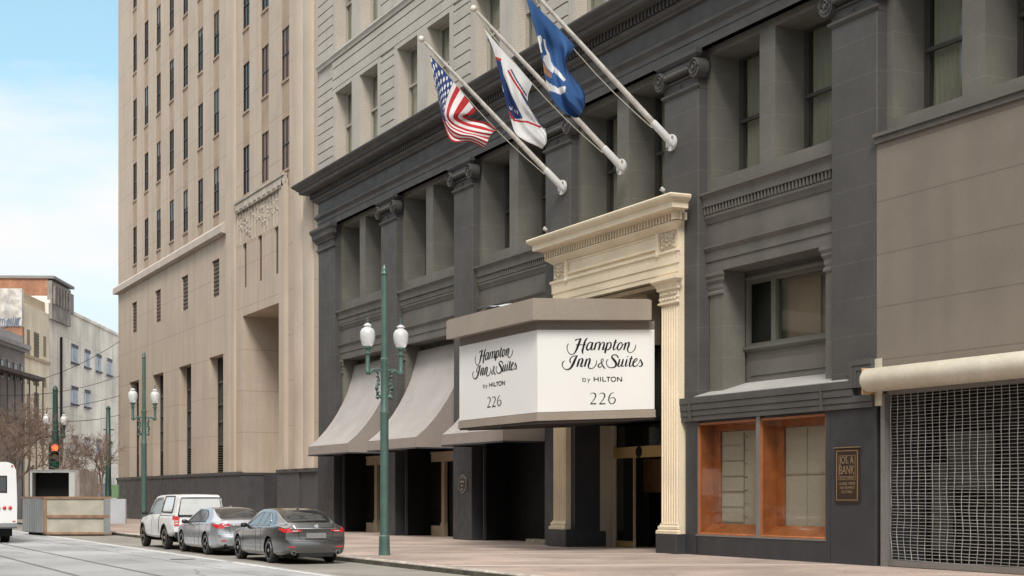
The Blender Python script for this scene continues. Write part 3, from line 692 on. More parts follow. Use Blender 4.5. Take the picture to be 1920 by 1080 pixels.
STK2="""190,195,13 190,312,13
190,260,13 225,228,13 262,232,13 282,270,13 262,308,13 225,314,13 190,285,13
330,228,13 368,300,13
402,228,13 368,300,13 345,350,13
522,182,22 522,312,22
640,182,22 640,312,22
522,245,20 640,245,20
706,182,22 706,312,22
772,182,22 772,302,22
772,302,20 868,302,20
880,190,20 985,190,20
932,190,22 932,312,22
1080,182,20 1022,205,20 1012,248,20 1035,295,20 1080,311,20 1125,295,20 1148,248,20 1138,205,20 1080,182,20
1198,312,22 1198,185,22
1198,185,20 1320,312,20
1320,312,22 1320,182,22
415,690,10 440,655,10 490,645,14 550,670,26 565,740,28 520,830,18 460,910,14 410,965,14
410,960,24 585,955,24
677,690,10 702,655,10 752,645,14 812,670,26 827,740,28 782,830,18 722,910,14 672,965,14
672,960,24 847,955,24
1095,637,8 1040,645,14 980,705,22 948,800,28 955,890,24 1000,950,18 1060,955,18 1120,900,26 1130,830,26 1100,785,16 1050,778,12 990,805,10"""
def strokes(txt,ox,oy,k_):
    out=[]
    for line in txt.strip().split('\n'):
        P_=[tuple(map(float,t.split(','))) for t in line.split()]
        pts=[]
        n=len(P_)
        for i in range(n-1):
            p0,p1,p2,p3=P_[max(i-1,0)],P_[i],P_[i+1],P_[min(i+2,n-1)]
            st=1 if n==2 else 6
            for j in range(st):
                t=j/st; pts.append(tuple(.5*((2*b)+(-a+c)*t+(2*a-5*b+4*c-d)*t*t+(-a+3*b-3*c+d)*t**3) for a,b,c,d in zip(p0,p1,p2,p3)))
        pts.append(P_[-1]); out.append([(ox+x/k_,oy+y/k_,w_/k_) for x,y,w_ in pts])
    return out
ALLS=strokes(STK,1045,620,11.294)+strokes(STK2,1080,695,15.43)
HN=len(STK.strip().split('\n'))
def ribbon(m,st,f,boost=1.15):
    for pts in st:
        L=[];Rr=[]
        for i,(x,y,w_) in enumerate(pts):
            a=pts[max(i-1,0)]; b=pts[min(i+1,len(pts)-1)]; dx,dy=b[0]-a[0],b[1]-a[1]; l_=math.hypot(dx,dy) or 1
            w2=w_*boost/2; L.append(f(x-dy/l_*w2,y+dx/l_*w2)); Rr.append(f(x+dy/l_*w2,y-dx/l_*w2))
        for i in range(len(L)-1): m.poly([L[i],L[i+1],Rr[i+1],Rr[i]])
m=MB()
def fr_(x,y): 
    p=onX(x,y,MX1); return (MX1+.006,p[1],p[2])
ribbon(m,ALLS[:HN],fr_,1.9); ribbon(m,ALLS[HN:],fr_,1.25); m.build('sign_lettering',M_ink,mq,fix=False)
# same lettering on the street face, narrower
ax0=onY(886,0,MY0)[0]; ax1=onY(969,0,MY0)[0]; sx0,sx1=1053,1205
def ff_(x,y):
    X=ax0+(x-sx0)/(sx1-sx0)*(ax1-ax0)
    # rows: script 632..694 -> z, small rows
    z_r=onX(1130,y,MX1)[2]
    py=(y-632)/(760-632)
    z=6.03-py*(1.80)
    return (X,MY0-.006,z)
m=MB(); ribbon(m,ALLS[:HN],ff_,2.4); ribbon(m,ALLS[HN:],ff_,1.5); m.build('sign_lettering',M_ink,mq,fix=False)
# ================= AWNINGS =================
prof=[(.9,7.6),(.74,6.95),(.55,6.35),(.33,5.88),(.08,5.42),(-.2,4.99),(-.5,4.6),(-.88,4.19),(-1.3,3.85)]
def awning(x0,x1,lab):
    r_=root('awning',lab,'awning','curved awnings over the ground floor bays')
    m=MB()
    n=len(prof)
    nx=10
    P2=[]
    for i in range(n-1):
        for j in range(3): 
            t=j/3; P2.append((prof[i][0]*(1-t)+prof[i+1][0]*t,prof[i][1]*(1-t)+prof[i+1][1]*t))
    P2.append(prof[-1])
    def fn(u,v):
        y,z=P2[round(u*(len(P2)-1))]; return (x0+(x1-x0)*v,y+.012*math.sin(v*9+u*3),z-.03*math.sin(v*math.pi)*math.sin(u*math.pi))
    m.grid(fn,len(P2)-1,nx); m.build('canvas_top',M_awn,r_,True,fix=False)
    m=MB()
    m.box(x0,x1,-1.31,-1.295,3.47,3.855)
    m.build('valance',M_awnf,r_)
    for xx in (x0,x1):
        m=MB()
        pts=[(xx,y,z) for y,z in P2]
        for a,b in zip(P2,P2[1:]): m.poly([(xx,a[0],a[1]),(xx,b[0],b[1]),(xx,.93,b[1]),(xx,.93,a[1])])
        m.poly([(xx,-1.3,3.85),(xx,-1.3,3.47),(xx,.93,3.47),(xx,.93,3.85)])
        m.build('side_panel',M_awnf,r_)
    MB().box(x0-.015,x1+.015,-1.32,-1.27,3.42,3.475).box(x0-.015,x0+.03,-1.29,.55,3.42,3.475).box(x1-.03,x1+.015,-1.29,.55,3.42,3.475).build('awning_frame',M_granite,r_)
for i,lab in ((0,'taupe curved awning nearest the beige tower'),(1,'taupe curved awning directly behind the tall green street lamp'),(2,'taupe curved awning partly hidden behind the marquee')):
    awning(PR[i]+.2,PR[i]+5.32,lab)
# ================= PLAQUES =================
pq=root('wall_plaque','tall bronze plaque with gold writing on dark granite pier','plaque',loc=(-1.14,-.03,2.13))
MB().box(-.45,.45,-.03,0,-.66,.66).build('plate',M_brz,pq)
b=MB()
for d_,t_ in ((.0,.022),): 
    b.box(-.40,.40,-.04,-.03,.58,.6); b.box(-.40,.40,-.04,-.03,-.6,-.58); b.box(-.40,-.38,-.04,-.03,-.58,.58); b.box(.38,.40,-.04,-.03,-.58,.58)
b.box(-.31,.31,-.036,-.03,.47,.48); b.box(-.31,.31,-.036,-.03,-.03,-.02); b.box(-.31,.31,-.036,-.03,-.11,-.10); b.box(-.31,-.3,-.036,-.03,-.1,.47); b.box(.3,.31,-.036,-.03,-.1,.47); b.box(-.47,.47,-.06,0,.66,.68)
b.build('gold_border',M_gold,pq)
for txt,z,s_,wd in (('JOS. A.',.36,.25,.56),('BANK',.12,.3,.56),('CLOTHIERS',-.065,.08,.5),("CLASSIC MEN'S",-.2,.1,.62),("AND WOMEN'S",-.3,.1,.56),('CLOTHING',-.4,.1,.42),('EST. 1905',-.49,.05,.22)):
    if txt.startswith('EST'): continue
    me=text_mesh(txt,s_); xs=[v.co.x for v in me.vertices]; k_=wd/(max(xs)-min(xs)); xm=(max(xs)+min(xs))/2
    for v in me.vertices: v.co=((v.co.x-xm)*k_,-.034-.0+v.co.z*0-(.004 if v.co.z>0 else 0),v.co.y+z)
    me.materials.append(M_gold); o=bpy.data.objects.new('lettering',me); sc.collection.objects.link(o); o.parent=pq
hx=root('wall_plaque','small hexagonal plaque with pale script on grey pier beside dark doorway','plaque',loc=(-23.55,-.05,2.08))
def hexp(r): return [(r*math.sin(t)*1.05,r*1.0*math.cos(t)) for t in [k_*math.pi/3 for k_ in range(6)]]
m=MB()
def hexplate(m,r,y0,y1):
    P_=hexp(r); i=len(m.v); m.v+=[(a,y0,c) for a,c in P_]+[(a,y1,c) for a,c in P_]
    m.f.append([i+k_ for k_ in range(6)]); m.f.append([i+6+k_ for k_ in reversed(range(6))]); m.mi+=[0,0]
    for k_ in range(6): m.f.append([i+k_,i+(k_+1)%6,i+6+(k_+1)%6,i+6+k_]); m.mi.append(0)
hexplate(m,.36,-.03,.03); m.build('rim',mat('pale_bronze',(.32,.29,.25),.4,metal=.5,bump=0),hx)
m=MB(); hexplate(m,.315,-.036,-.03); m.build('plate',M_brz,hx)
m=MB(); k_=.5/150.
HS=strokes(STK,1045,620,11.294)
ribbon(m,HS[:16],lambda x,y:((x-1128)*k_*.98,-.04,-(y-650)*k_+.08),2.2)
ribbon(m,HS[16:22],lambda x,y:((x-1087)*k_*.9,-.04,-(y-680)*k_-.06),2.2)
m.lathe((0,-.036,-.2),[(.03,-.006),(.04,0)],10,'y'); m.lathe((0,-.036,.22),[(.02,-.006),(.03,0)],10,'y')
m.build('script_lettering',mat('pale_letter',(.55,.52,.45),.5,bump=0),hx,fix=False)

# ================= FLAGPOLES & FLAGS =================
POLES=[(-15.67,11.66,(791,74),'leftmost white flagpole, carrying the striped flag'),(-11.86,11.59,(889,17),'middle white flagpole, carrying the white flag'),(-9.02,11.73,(975,-42),'rightmost white flagpole, carrying the blue flag')]
for X,zb,tip,lab in POLES:
    r_=root('flagpole',lab,'flagpole','flagpoles slanting out from the facade')
    t=Vector(onX(*tip,X)); b=Vector((X,-.05,zb)); d=(t-b).normalized()
    MB().tube([b+d*.75,b+(t-b)*.5,t-d*.15],[.085,.07,.045],12).build('pole',M_pole,r_,40)
    m=MB(); m.tube([b,b+d*.8,b+d*.84],[.115,.105,.085],14); m.lathe((X,-.1,zb),[(.24,0),(.24,.06),(.22,.1)],20,'y')
    m.build('socket',M_white,r_,40)
    m=MB()
    for k_ in range(4): m.lathe((X+.19*math.cos(k_*math.pi/2+.8),-.11,zb+.19*math.sin(k_*math.pi/2+.8)),[(.035,-.02),(.035,0)],6,'y')
    m.build('bolt',M_alu,r_)
    m=MB(); c_=t; R_=.1
    m.lathe(tuple(t+d*.02),[(.02,-R_),(R_*.7,-R_*.7),(R_,0),(R_*.7,R_*.7),(.01,R_)],14,'z'); m.tube([t-d*.22,t],.03,8); m.build('finial_ball',mat('ivory_ball',(.66,.6,.5),.4,bump=0),r_,True)
    m=MB(); off=Vector((0,-.05,-.16))
    q=[t-d*.2]+[b+(t-b)*(1-k_/8)+off*(math.sin(k_/8*math.pi)*1.6+.3) for k_ in range(1,8)]+[b+d*.9+Vector((0,0,-.06))]
    m.tube([tuple(x_) for x_ in q],.013,5); m.build('halyard',M_rope,r_)
def flag(name,rows_,X,amp,seed,nu,nv,colf,mats,lab,cat='flag',ph=0):
    # rows_: control curves in picture points, index0 = hoist-side sequence for u, each a list along the fly
    def cr4(P_,t):
        n=len(P_)-1; i=min(int(t*n),n-1); f=t*n-i
        a,b,c,d=P_[max(i-1,0)],P_[i],P_[i+1],P_[min(i+2,n)]
        return tuple(.5*((2*b_)+(-a_+c_)*f+(2*a_-5*b_+4*c_-d_)*f*f+(-a_+3*b_-3*c_+d_)*f**3) for a_,b_,c_,d_ in zip(a,b,c,d))
    def px(u,v): return cr4([cr4(r,v) for r in rows_],u)
    def fn(u,v):
        x,y=px(u,v); x+=1.2*math.sin(v*9+u*5+seed)*v
        return onX(x,y,X+amp*(math.sin(u*8+v*4+seed)*.6+math.sin(u*3-v*9+seed)*.5+.35*math.sin(u*17+v*2))*min(1,v*3+.15))
    m=MB(); i0=0
    for i in range(nu+1):
        for j in range(nv+1): m.v.append(fn(i/nu,j/nv))
    for i in range(nu):
        for j in range(nv):
            a=i*(nv+1)+j; m.f.append([a,a+nv+1,a+nv+2,a+1]); u,v=(i+.5)/nu,(j+.5)/nv; m.mi.append(colf(u,v,px(u,v)))
    o=m.build(name,mats,None,True,fix=False); tag(o,lab,cat)
    s=o.modifiers.new('thickness','SOLIDIFY'); s.thickness=.006
    return o
def cloth(n,c):
    m=mat(n,c,.85,.06,2,bump=.1,bs=80); p=m.node_tree.nodes['Principled BSDF']
    t=m.node_tree; tr=t.nodes.new('ShaderNodeBsdfTranslucent'); tr.inputs[0].default_value=(*c,1); mx=t.nodes.new('ShaderNodeMixShader'); mx.inputs[0].default_value=.3
    o=t.nodes['Material Output']; t.links.new(p.outputs[0],mx.inputs[1]); t.links.new(tr.outputs[0],mx.inputs[2]); t.links.new(mx.outputs[0],o.inputs[0]); return m
C_red=cloth('flag_red',(.55,.03,.04)); C_wht=cloth('flag_white',(.8,.8,.8)); C_nav=cloth('flag_navy',(.035,.07,.22)); C_blu=cloth('flag_blue',(.04,.12,.32)); C_tan=cloth('flag_tan',(.5,.25,.12)); C_grb=cloth('flag_blue_grey',(.1,.16,.36))
def usf(u,v,p):
    if u<7/13 and v<.44:
        # stars: 9 rows x 11
        a=u/(7/13)*9.0; b=v/.44*11.5
        for i in range(9):
            for j in range(6 if i%2==0 else 5):
                ca,cb=(i+.5),(j*2+1 if i%2==0 else j*2+2)*11.5/12
                if ((a-ca)/.36)**2+((b-cb)/.5)**2<1: return 1
        return 2
    return 0 if int(u*13)%2==0 else 1
flag('flag',[[(806,103),(814,150),(824,195),(833,232),(846,264),(880,266),(908,278)],
 [(835,136),(829,172),(829,205),(838,236),(858,252),(888,257),(914,268)],
 [(860,166),(846,194),(840,218),(850,232),(872,242),(897,248),(920,252)],
 [(893,208),(882,216),(872,216),(874,219),(888,225),(910,230),(931,243)]],-15.6,.12,1.,91,130,usf,[C_red,C_wht,C_nav],'red and white striped flag with white stars on a blue corner')
def inp(poly,x,y):
    c=False; n=len(poly)
    for i in range(n):
        x1,y1=poly[i]; x2,y2=poly[(i+1)%n]
        if (y1>y)!=(y2>y) and x<(x2-x1)*(y-y1)/(y2-y1)+x1: c=not c
    return c
def near(x,y,pl,w_):
    for (x1,y1),(x2,y2) in zip(pl,pl[1:]):
        dx,dy=x2-x1,y2-y1; t=max(0,min(1,((x-x1)*dx+(y-y1)*dy)/(dx*dx+dy*dy)))
        if math.hypot(x-x1-t*dx,y-y1-t*dy)<w_: return True
    return False
NAV=[(924,108),(938,111),(945,141),(959,178),(972,205),(980,222),(958,224),(948,192),(938,155),(926,122)]
def whf(u,v,p):
    x,y=p
    if near(x,y,[(924,107),(938,112)],2.2) or near(x,y,[(950,206),(964,226),(990,229),(1013,238)],1.8): return 0
    if near(x,y,[(953,133),(962,150),(979,176)],1.9): return 0
    if near(x,y,[(958,131),(968,150),(986,178)],1.3): return 2
    if near(x,y,[(978,176),(990,196),(1004,214),(1019,238)],2.0): return 2
    if inp(NAV,x,y):
        if near(x,y,[(955,201),(957,206)],.9) or near(x,y,[(960,200),(959,206)],.9) or near(x,y,[(964,206),(966,211)],1.) or near(x,y,[(969,208),(970,213)],1.) or near(x,y,[(941,160),(944,172)],.8): return 1
        return 2
    return 1
flag('flag',[[(907,53),(924,90),(935,130),(946,180),(957,222),(966,250),(985,264),(1004,272),(1018,279)],
 [(938,90),(944,125),(952,160),(960,190),(972,218),(984,236),(1000,250),(1012,262),(1021,272)],
 [(970,125),(969,152),(972,175),(980,198),(990,214),(1002,228),(1012,242),(1020,254),(1024,266)],
 [(998,157),(990,178),(990,196),(996,208),(1004,216),(1012,228),(1019,238),(1023,248),(1025,256)]],-11.8,.13,2.3,90,150,whf,[C_red,C_wht,C_nav],'white flag with navy edge and thin red lines on middle pole')
PEL=[[(1008,68),(1014,66),(1016,75),(1014,85),(1017,98),(1012,100),(1009,88)],[(1018,73),(1022,75),(1024,88),(1030,100),(1034,116),(1040,128),(1036,138),(1026,128),(1018,112),(1020,104),(1026,102),(1022,92)],
 [(1040,124),(1048,134),(1054,142),(1060,150),(1056,153),(1046,142),(1040,136)],[(1022,148),(1030,156),(1040,162),(1046,166),(1052,162),(1060,162),(1059,172),(1050,178),(1042,174),(1030,170),(1023,162)]]
BRN=[(1016,114),(1021,122),(1027,132),(1035,140),(1033,147),(1024,141),(1018,130)]
def laf(u,v,p):
    x,y=p
    if inp(BRN,x,y): return 1
    for q in PEL:
        if inp(q,x,y): return 0
    return 2
o=flag('flag',[[(985,-12),(996,30),(1008,72),(1017,112),(1024,150),(1034,182),(1050,205),(1072,219),(1084,221)],
 [(1012,18),(1020,48),(1030,78),(1038,108),(1044,138),(1052,164),(1064,190),(1080,205),(1090,214)],
 [(1046,52),(1052,75),(1056,96),(1057,116),(1060,134),(1068,156),(1080,178),(1090,190),(1095,203)],
 [(1077,86),(1072,98),(1064,108),(1062,118),(1066,132),(1076,146),(1089,162),(1096,176),(1096,192)]],-8.95,.2,.6,90,150,laf,[C_wht,C_tan,C_blu],'blue flag with a white and brown bird on the rightmost pole')

# ================= BEIGE TOWER =================
tw=root('office_tower','tall beige limestone tower with narrow vertical windows and dark granite base','building')
TX0,TX1=-85.4,-40.19; TZ=48.
colA=[(-58.9-3.6*k_,-57.6-3.6*k_) for k_ in range(7)]; colB=[(-52.84,-51.6),(-49.38,-48.1),(-45.9,-44.6)]
rowz=[17.94+4.49*k_ for k_ in range(7)]
m=MB(); y0,y1=0,1.
zs=17.0
cols=sorted(colA+colB)
def slab(m,x0,x1,z0,z1,y=0.): m.box(x0,x1,y,1.2,z0,z1)
px_=TX0
for a,b_ in cols:
    slab(m,px_,a,17.0,TZ,.02 if -56<px_<-44 else 0.); px_=b_
slab(m,px_,TX1,17.0,TZ)
for a,b_ in cols:
    zp=17.0
    pass
m.build('tower_wall',M_lime,tw)
M_strip=mat('stained_spandrel_stone',(.34,.255,.185),.85,.14,.9,bump=.25,bs=14,streak=.8,scol=(.26,.165,.10))
for a,b_ in cols:
    m=MB(); zp=17.0
    for z in rowz: slab(m,a,b_,zp,z,.03); zp=z+2.6
    slab(m,a,b_,zp,TZ,.03); m.box(a+.005,b_-.005,.14,1.19,17.0,TZ-.01); m.build('spandrel_strip',M_strip,tw)
for ci,(a,b_) in enumerate(cols):
    for z in rowz:
        f=MB(); f.box(a,a+.05,.05,.1,z,z+2.6); f.box(b_-.05,b_,.05,.1,z,z+2.6); f.box(a,b_,.055,.1,z+1.28,z+1.34); f.box(a+.61,a+.65,.06,.1,z,z+2.6)
        w_=f.build('window',M_dwin,tw); MB().box(a,b_,.105,.12,z,z+2.6).build('pane',M_rpane if (a>-50 and (int(z*7)%4)) else M_wpane,w_)
        rb=random.Random(int(a*13+z*7))
        if rb.random()<.45: hb_=rb.uniform(.3,1.5); MB().box(a+.05,b_-.05,.098,.104,z+2.6-hb_,z+2.6).build('blind_or_reflection',mat(*rb.choice((('grey_blind',(.16,.15,.135)),('brown_blind',(.10,.075,.055)),('painted_blue_reflection',(.09,.11,.13)))),.5,.1,bump=0),w_)  # blinds, plus a blue reflection painted onto some panes
        lg=MB(); lg.box(a+.01,b_-.01,-.03,.1,z-.12,z); lg.build('sill',M_strip,w_)
# lower wall with openings
m=MB()
tall=[(-59.77-7.25*k_,-56.76-7.25*k_) for k_ in range(4)]; gril=[(-59.2-7.2*k_,-57.6-7.2*k_) for k_ in range(4)]
px_=TX0
for (a,b_) in sorted(tall): m.box(px_,a,0,1.2,2.9,10.); px_=b_
m.box(px_,-52.83,0,1.2,2.9,10.)
for a,b_ in tall: m.box(a,b_,0,1.2,9.7,10.)
px_=TX0
for (a,b_) in sorted(gril): m.box(px_,a,0,1.2,10.,17.); px_=b_
m.box(px_,-53.8,0,1.2,10.,17.)
for a,b_ in gril: m.box(a,b_,0,1.2,10.,13.1); m.box(a,b_,0,1.2,15.25,17.)
m.box(-53.8,-46.26,0,1.2,11.4,12.9); m.box(-53.8,-52.83,0,1.2,10.,11.4)
m.box(-46.26,TX1,0,1.2,2.9,17.)
# slots
sl_=[(-52.73,-52.1),(-49.9,-49.26),(-47.05,-46.4)]
px_=-53.8
for a,b_ in sl_: m.box(px_,a,0,1.2,12.9,15.3); px_=b_
m.box(px_,-46.26,0,1.2,12.9,15.3); m.box(-53.8,-46.26,0,1.2,15.3,17.)
m.box(-52.83,-46.26,4.9,5.1,2.9,11.4); m.box(-53.3,-52.83,1.2,5.1,2.9,11.4); m.box(-46.26,-45.8,1.2,5.1,2.9,11.4); m.box(-53,-46,1.2,5.1,11.4,11.7)
m.build('lower_wall',M_lime,tw)
MB().trim(TX0,-56.0,0,[(0,17.15),(.05,17.12),(.3,16.9),(.34,16.85),(.34,16.45),(.0,16.4)],(1,0)).build('string_course',mat('greyed_limestone',(.45,.39,.34),.8,.1,bump=.2,streak=.5,scol=(.36,.3,.27)),tw)
for a,b_ in tall:
    f=MB(); y=.55
    f.box(a,a+.1,y-.05,y+.1,2.95,9.7); f.box(b_-.1,b_,y-.05,y+.1,2.95,9.7)
    for z in (4.6,5.9,6.9,8.2): f.box(a+.1,b_-.1,y-.04,y+.06,z,z+.12)
    for k_ in range(3): f.box(a+.1+k_*.9+.5,a+.16+k_*.9+.5,y-.03,y+.06,4.6,9.7)
    z=3.0
    while z<4.55: f.hexa([(a+.1,y-.04,z),(b_-.1,y-.04,z),(b_-.1,y+.06,z+.05),(a+.1,y+.06,z+.05)],[(a+.1,y-.04,z+.03),(b_-.1,y-.04,z+.03),(b_-.1,y+.06,z+.08),(a+.1,y+.06,z+.08)]); z+=.14
    w_=f.build('tall_window',mat('green_black_metal',(.05,.052,.045),.5,bump=0),tw); MB().box(a,b_,y+.1,y+.12,2.9,9.7).build('pane',M_wpane,w_)
for a,b_ in gril:
    f=MB(); 
    x=a
    while x<b_: f.box(x,x+.07,.12,.17,13.1,15.25); x+=.22
    z=13.1
    while z<15.2: f.box(a,b_,.1,.15,z,z+.07); z+=.24
    w_=f.build('grille_window',mat('rust_brown_grille',(.13,.10,.085),.7,.2,bump=0),tw); MB().box(a,b_,.3,.32,13.1,15.25).build('pane',M_wpane,w_)
for a,b_ in sl_: MB().box(a,b_,.1,.15,12.9,15.3).build('slot_glazing',M_wpane,tw)
# ribs
m=MB()
for k_ in range(4): m.box(-56+.1+k_*.5,-56+.42+k_*.5,-.09-.05*(k_%2),0,2.95,TZ)
for xx,ww,dd in ((-46.0,.35,.1),(-45.45,.25,.16),(-44.95,.2,.22)): m.box(xx,xx+ww,-dd,0,2.95,17.4 if xx<-44 else TZ)
n=14
for cx_,r_ in ((-43.0,.7),(-41.5,.7)):
    m.prism([(cx_-r_*math.cos(math.pi*k_/n),-r_*.3*math.sin(math.pi*k_/n)) for k_ in range(n+1)],2.95,TZ)
m.build('fluted_rib',M_lime2,tw,35)
# relief frieze
m=MB(); rr_=random.Random(3)
m.box(-53.8,-44.97,-.16,0,17.1,17.6); m.box(-53.9,-44.96,-.22,0,17.6,17.72)
x=-53.7
while x<-45.1: m.box(x,x+.5,-.2,-.16,17.2,17.45); x+=.85
for k_ in range(230):
    x=rr_.uniform(-53.7,-45.1); zt=17.0; z=rr_.uniform(15.4+.7*abs(math.sin(x*1.1)),zt); ww=rr_.uniform(.08,.3); hh=rr_.uniform(.12,.5); dd=rr_.uniform(.02,.09)
    m.lathe((x,.01,z),[(ww*.2,-dd),(ww*.45,-dd*.8),(ww*.5,0)],6,'y')
x=-53.7
while x<-45: m.box(x,x+.06,-.07,0,15.3,17.1); x+=.55
m.build('carved_frieze',M_limeg,tw)
m=MB(); m.box(TX0-.05,-52.9,-.1,1.2,-.1,2.78); m.box(TX0-.12,-52.85,-.16,1.2,2.78,2.95); m.box(-52.9,-46.3,4.84,5.1,-.1,2.92); m.box(-53.2,-52.8,1.2,4.9,-.1,2.9)
m.box(-46.3,-42.8,-.1,1.9,-.1,2.78); m.box(-46.32,-40.2,-.16,1.2,2.78,2.95); m.box(-42.8,-40.2,-.02,1.2,-.1,2.78)
m.build('granite_base',M_base,tw)
MB().box(TX0,-53.4,1.2,40,-.1,TZ-.02).build('tower_core',M_lime2,tw); MB().box(-53.4,TX1,5.12,40,-.1,TZ-.02).build('tower_core',M_lime2,tw); MB().box(-53.4,TX1,1.2,5.12,11.72,TZ-.02).build('tower_core',M_lime2,tw); MB().box(-45.7,TX1,1.21,5.12,-.1,11.72).build('tower_core',M_lime2,tw)

# ================= STREET LAMPS =================
def lamp(loc,lab,rad=.105,green=M_green,first=None):
    r_=root('street_lamp',lab,'street lamp','twin globe street lamps',loc=loc)
    m=MB(); m.lathe((0,0,0),[(rad*1.55,0),(rad*1.5,.05),(rad*1.38,.42),(rad*1.4,.47),(rad*1.4,.52),(rad*1.12,.56),(rad*1.1,3.9),(rad*1.15,3.92),(rad*1.15,3.97),(rad,4.0),(rad*.95,5.3),(rad*1.1,5.33),(rad*1.1,5.42),(rad*.85,5.45),(rad*.72,7.75)],20); m.build('pole',green,r_,35)
    m=MB(); m.lathe((0,0,7.75),[(rad*.85,0),(rad*.85,.04),(rad*.72,.05),(rad*.72,.1),(rad*.55,.2),(rad*.2,.27),(.008,.29)],16); m.build('pole_cap',green,r_,True)
    for s in (-1,1):
        m=MB(); d=s*.49
        m.tube([(0,s*rad*.8,4.35),(0,s*.2,4.42),(0,s*.24,4.6),(0,s*.16,4.85),(0,s*.2,5.05),(0,s*.32,5.12),(0,d*.95,5.0),(0,d,5.06)],[.035,.05,.045,.035,.035,.04,.05,.05],8)
        m.tube([(0,s*rad*.8,5.1),(0,s*.2,5.12),(0,s*.3,5.13)],.03,8)
        m.lathe((0,s*.2,4.36),[(.02,-.06),(.07,0),(.02,.07)],8); 
        for k_ in range(5): m.lathe((0,s*(.19+.02*math.sin(k_*2)),4.5+k_*.11),[(.01,-.05),(.055,0),(.01,.05)],6)
        m.lathe((0,d,4.98),[(.03,0),(.07,.04),(.075,.12),(.055,.16),(.06,.5),(.06,.55),(.1,.56),(.1,.6),(.065,.61),(.07,.68),(.115,.72),(.12,.77)],14)
        a=m.build('lamp_arm',green,r_,35)
        g=MB(); g.lathe((0,d,5.73),[(.1,0),(.15,.06),(.2,.2),(.213,.32),(.205,.42),(.16,.5),(.1,.535),(.085,.56),(.12,.585),(.09,.62),(.05,.655)],20); g.build('glass_globe',M_globe,a,50)
        g=MB(); g.lathe((0,d,6.37),[(.05,0),(.05,.03),(.02,.05),(.03,.08),(.012,.1),(.008,.19)],10); g.tube([(0,d-.04,6.5),(0,d+.04,6.5)],.008,5); g.build('finial',green,a)
    return r_
lamp((-11.28,-7.95,0),'tall green twin globe street lamp on the near sidewalk in front of the awnings')
lamp((-39.75,-8.25,0),'green twin globe street lamp behind the white pickup truck')
lamp((-63.1,-8.2,0),'thick dark green twin globe lamp pole with a traffic signal, behind dumpster',.2,M_dgreen)
# traffic signal
ts=root('traffic_signal','three light traffic signal glowing red on dark green pole','traffic signal',loc=(-62.7,-8.35,3.25))
MB().bbox(-.1,.25,-.28,.28,-.1,1.45,.02).build('housing',M_dgreen,ts)
for k_,(c_,e_) in enumerate((((.9,.25,.05),(1,.09,.02,2.4)),((.1,.05,.02),None),((.02,.12,.06),(.0,.4,.2,.02)))):
    z=1.15-k_*.45
    m=MB(); m.lathe((.25,0,z),[(.2,0),(.2,.02),(.12,.06),(.01,.07)],18,'x'); m.build('signal_lens',mat('lens%d'%k_,c_,.3,0,bump=0,emit=e_),ts,True)
    v=MB(); v.grid(lambda u,w_:(.25+.22*w_,.22*math.cos(math.pi*u),z+.22*math.sin(math.pi*u)),12,1); v.build('visor',M_dgreen,ts,True,fix=False)

# ================= CARS =================
def cr_(P_,t):
    n=len(P_)-1; t=max(0,min(1,t))*n; i=min(int(t),n-1); f=t-i
    a,b,c,d=P_[max(i-1,0)],P_[i],P_[i+1],P_[min(i+2,n)]
    return .5*((2*b)+(-a+c)*f+(2*a-5*b+4*c-d)*f*f+(-a+3*b-3*c+d)*f**3)
def interp(tab,s):
    if s<=tab[0][0]: return tab[0][1]
    for i in range(len(tab)-1):
        (a,x),(b,y)=tab[i],tab[i+1]
        if s<=b:
            t=(s-a)/(b-a)
            p0=tab[i-1] if i>0 else tab[i]; p3=tab[i+2] if i+2<len(tab) else tab[i+1]
            m0=(y-p0[1])/(b-p0[0]) if b>p0[0] else 0; m1=(p3[1]-x)/(p3[0]-a) if p3[0]>a else 0
            if (y-x)==0: m0=m1=0
            h=b-a; t2=t*t; t3=t2*t
            return (2*t3-3*t2+1)*x+(t3-2*t2+t)*h*m0+(-2*t3+3*t2)*y+(t3-t2)*h*m1
    return tab[-1][1]
M_tyre=mat('tyre_rubber',(.02,.02,.02),.85,.1,bump=.1); M_rim=mat('alloy_rim',(.42,.42,.43),.35,.1,metal=.8,bump=0); M_rimd=mat('dirty_rim',(.3,.27,.22),.6,.2,bump=0)
M_blk=mat('black_plastic',(.012,.012,.012),.5,bump=0); M_under=mat('underbody',(.01,.01,.01),.9,bump=0)
M_cgl=mat('car_glass',(.03,.032,.035),.05,.0,bump=0,spec=.8,coat=.5)
M_tail=mat('tail_lens',(.42,.015,.02),.15,.1,8,bump=0,coat=1,emit=(1,.03,.03,.12)); M_tailw=mat('clear_lens',(.6,.55,.55),.15,bump=0,coat=1); M_chr=mat('chrome',(.7,.7,.7),.12,0,metal=1,bump=0)
M_plate=mat('blank_plate',(.22,.22,.22),.5,.1,bump=0)
